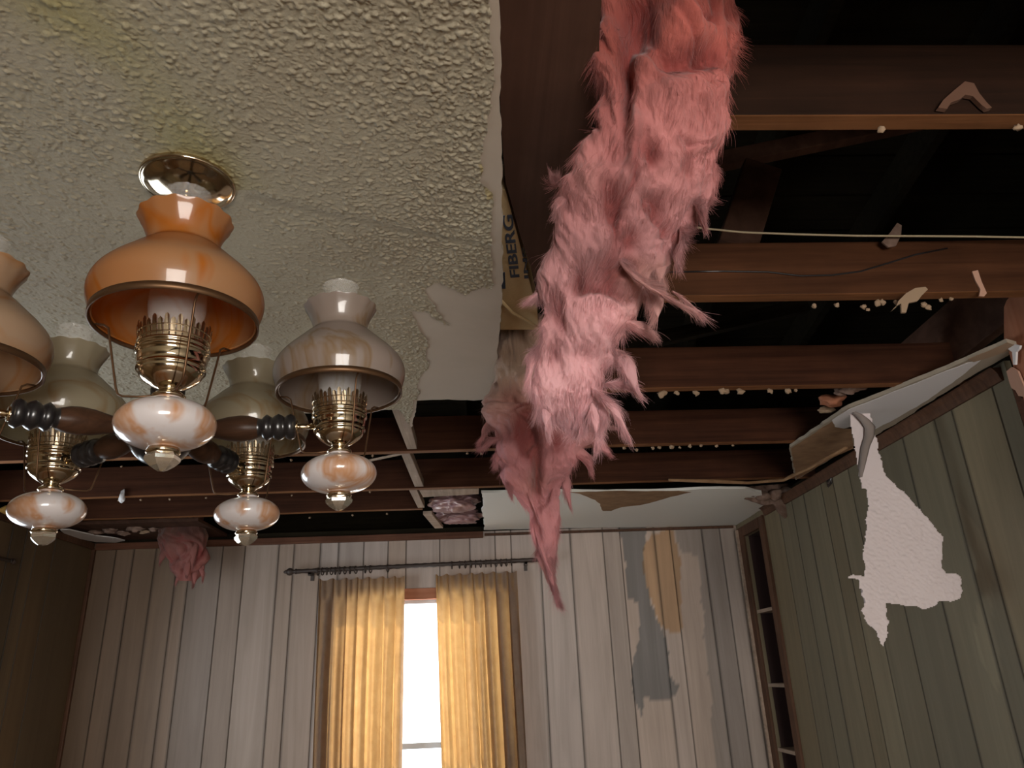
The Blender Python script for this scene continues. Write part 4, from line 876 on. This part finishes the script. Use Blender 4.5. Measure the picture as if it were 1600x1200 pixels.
ins1 = insulation('hanging_insulation', main_rows, main_tufts, (.46, .125, .10), (.79, .45, .475), 2.45, 2.0, 'large salmon pink insulation hank hanging from the attic in front, its lower end paler', 3, 42000, 420, 300, feats=FE1)
rear_rows = [(492, 775, 838, 1.85), (508, 780, 850, 1.86), (540, 783, 860, 1.88), (580, 779, 900, 1.89), (620, 770, 940, 1.90), (645, 762, 950, 1.91), (665, 772, 948, 1.92), (685, 775, 930, 1.93), (705, 777, 905, 1.94), (730, 782, 893, 1.95), (755, 793, 886, 1.96), (780, 812, 880, 1.97), (810, 826, 876, 1.98), (840, 832, 871, 1.985), (870, 838, 868, 1.99), (900, 850, 868, 1.995), (925, 860, 871, 2.0), (944, 868, 875, 2.0)]
rear_tufts = [(775, 650, 22, 750, 694, 1.92, -4), (785, 680, 20, 752, 700, 1.9, 0), (790, 700, 22, 776, 724, 1.92, -3), (800, 735, 24, 800, 775, 1.93, -4), (885, 690, 40, 925, 738, 1.92, 6), (905, 670, 40, 954, 712, 1.92, 4), (900, 660, 50, 975, 672, 1.9, 0), (870, 720, 26, 890, 792, 1.95, 4), (850, 830, 16, 873, 944, 1.97, -4), (835, 790, 14, 862, 900, 1.95, -5), (800, 560, 20, 776, 600, 1.88, -3), (790, 520, 24, 778, 545, 1.86, 0), (820, 740, 12, 850, 830, 1.93, -3)]
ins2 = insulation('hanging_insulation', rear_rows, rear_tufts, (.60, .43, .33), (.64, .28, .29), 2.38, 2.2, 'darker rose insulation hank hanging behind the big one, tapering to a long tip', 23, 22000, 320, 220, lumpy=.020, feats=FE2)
# little debris specks on the big hank
# clump hanging at the back wall, left
cr_rows = [(808, 252, 316, 4.24), (818, 250, 318, 4.25), (835, 247, 320, 4.26), (855, 250, 318, 4.27), (875, 262, 317, 4.28), (890, 272, 316, 4.29), (900, 280, 314, 4.30), (908, 284, 306, 4.3)]
insulation('insulation_clump', cr_rows, [(290, 870, 20, 274, 914, 4.27, 0), (270, 840, 26, 248, 882, 4.26, 0), (312, 870, 16, 318, 908, 4.27, 0), (285, 850, 30, 292, 905, 4.24, 3), (300, 830, 24, 300, 890, 4.23, 2), (262, 825, 20, 256, 858, 4.24, -2), (305, 885, 14, 303, 918, 4.26, 0)], (.13, .06, .045), (.40, .15, .13), 2.44, 2.2, 'small rose insulation clump hanging on the back wall left of the curtains', 43, 1500, 80, 80, lumpy=.03)
# plastic wrapped batt in the bay beside the back ceiling strip
bt = [(664, 776, 0), (748, 774, 0), (750, 824, 0), (690, 826, 0)]
c0 = (onz(706, 800, ZC+.02)); 
for i, (x, y, rx, ry, m_) in enumerate([(708, 785, .13, .12, None), (716, 806, .13, .09, None)]):
    c = onz(x, y, ZC+.045); 
    bm = bmesh.new(); bmesh.ops.create_icosphere(bm, subdivisions=5, radius=1); Pq = np.array([v.co for v in bm.verts])
    n = fbm(Pq*np.array([3, 1.2, 3])+i*4, 90+i, 4); Pq = Pq*(1+.28*n[:, None])*np.array([rx, ry, .045])
    for v, p in zip(bm.verts, Pq): v.co = p
    me = bpy.data.meshes.new('wrapped_batt'); bm.to_mesh(me); bm.free()
    for p in me.polygons: p.use_smooth = True
    if 'wrap' not in M: M['wrap'] = mat('plastic_wrap', (.33, .19, .19), .3)
    o = link('wrapped_batt', me, None, ('wrap',)); o.location = c; tag(o, ['mauve wrapped insulation roll in the bay beside the back ceiling strip', 'pinkish wrapped roll below the mauve one, against the back wall'][i], 'insulation')
q_ = onz(95, 822, ZC+.01); tag(box('ceiling_board', XL+.01, onz(330, 830, ZC)[0], 4.06, D-.002, ZC+.016, ZC+.034, 'darkboard'), 'dark board remnant above the rubble at the back left wall top', 'board')
# rubble along the left end of the back wall and left wall
pl = [(94, 828), (108, 828), (130, 833), (155, 838), (180, 841), (195, 845), (180, 848), (150, 847), (125, 842), (104, 836)]
tag(prism('ceiling_strip', rough_edge([onz(x, y, ZC-.006) for x, y in pl], .05, .006, 12), (0, 0, .006), 'white'), 'thin pale sliver of ceiling left in the back left corner', 'drywall')
for i, (x, y, r, m_) in enumerate([(150, 832, .022, 'debris'), (172, 829, .022, 'debris'), (192, 833, .022, 'debris'), (211, 827, .024, 'debris'), (226, 831, .018, 'gyp'), (239, 827, .016, 'debris')]):
    tag(lump('rubble_lump', onz(x, y, ZC+.006), (r*1.6, r, r*.6), m_, None, 200+i, 3, .6), 'grey brown rubble lump resting above the back left wall top' if m_ == 'debris' else 'paler rubble lump above the back left wall top', 'rubble', 'rubble above the back left wall' if m_ == 'debris' else None)
# small golden yellow piece at far left
gs_ = 0
gs = [(-6, 797), (8, 790), (19, 787), (21, 805), (12, 806), (2, 801)]
tag(prism('gold_piece', [onx(x, y, XL+.03) for x, y in gs], (.01, 0, 0), mat('gold_yellow', (.8, .55, .18), .7)), 'golden yellow piece at the left edge behind the back left lamp globe', 'scrap')
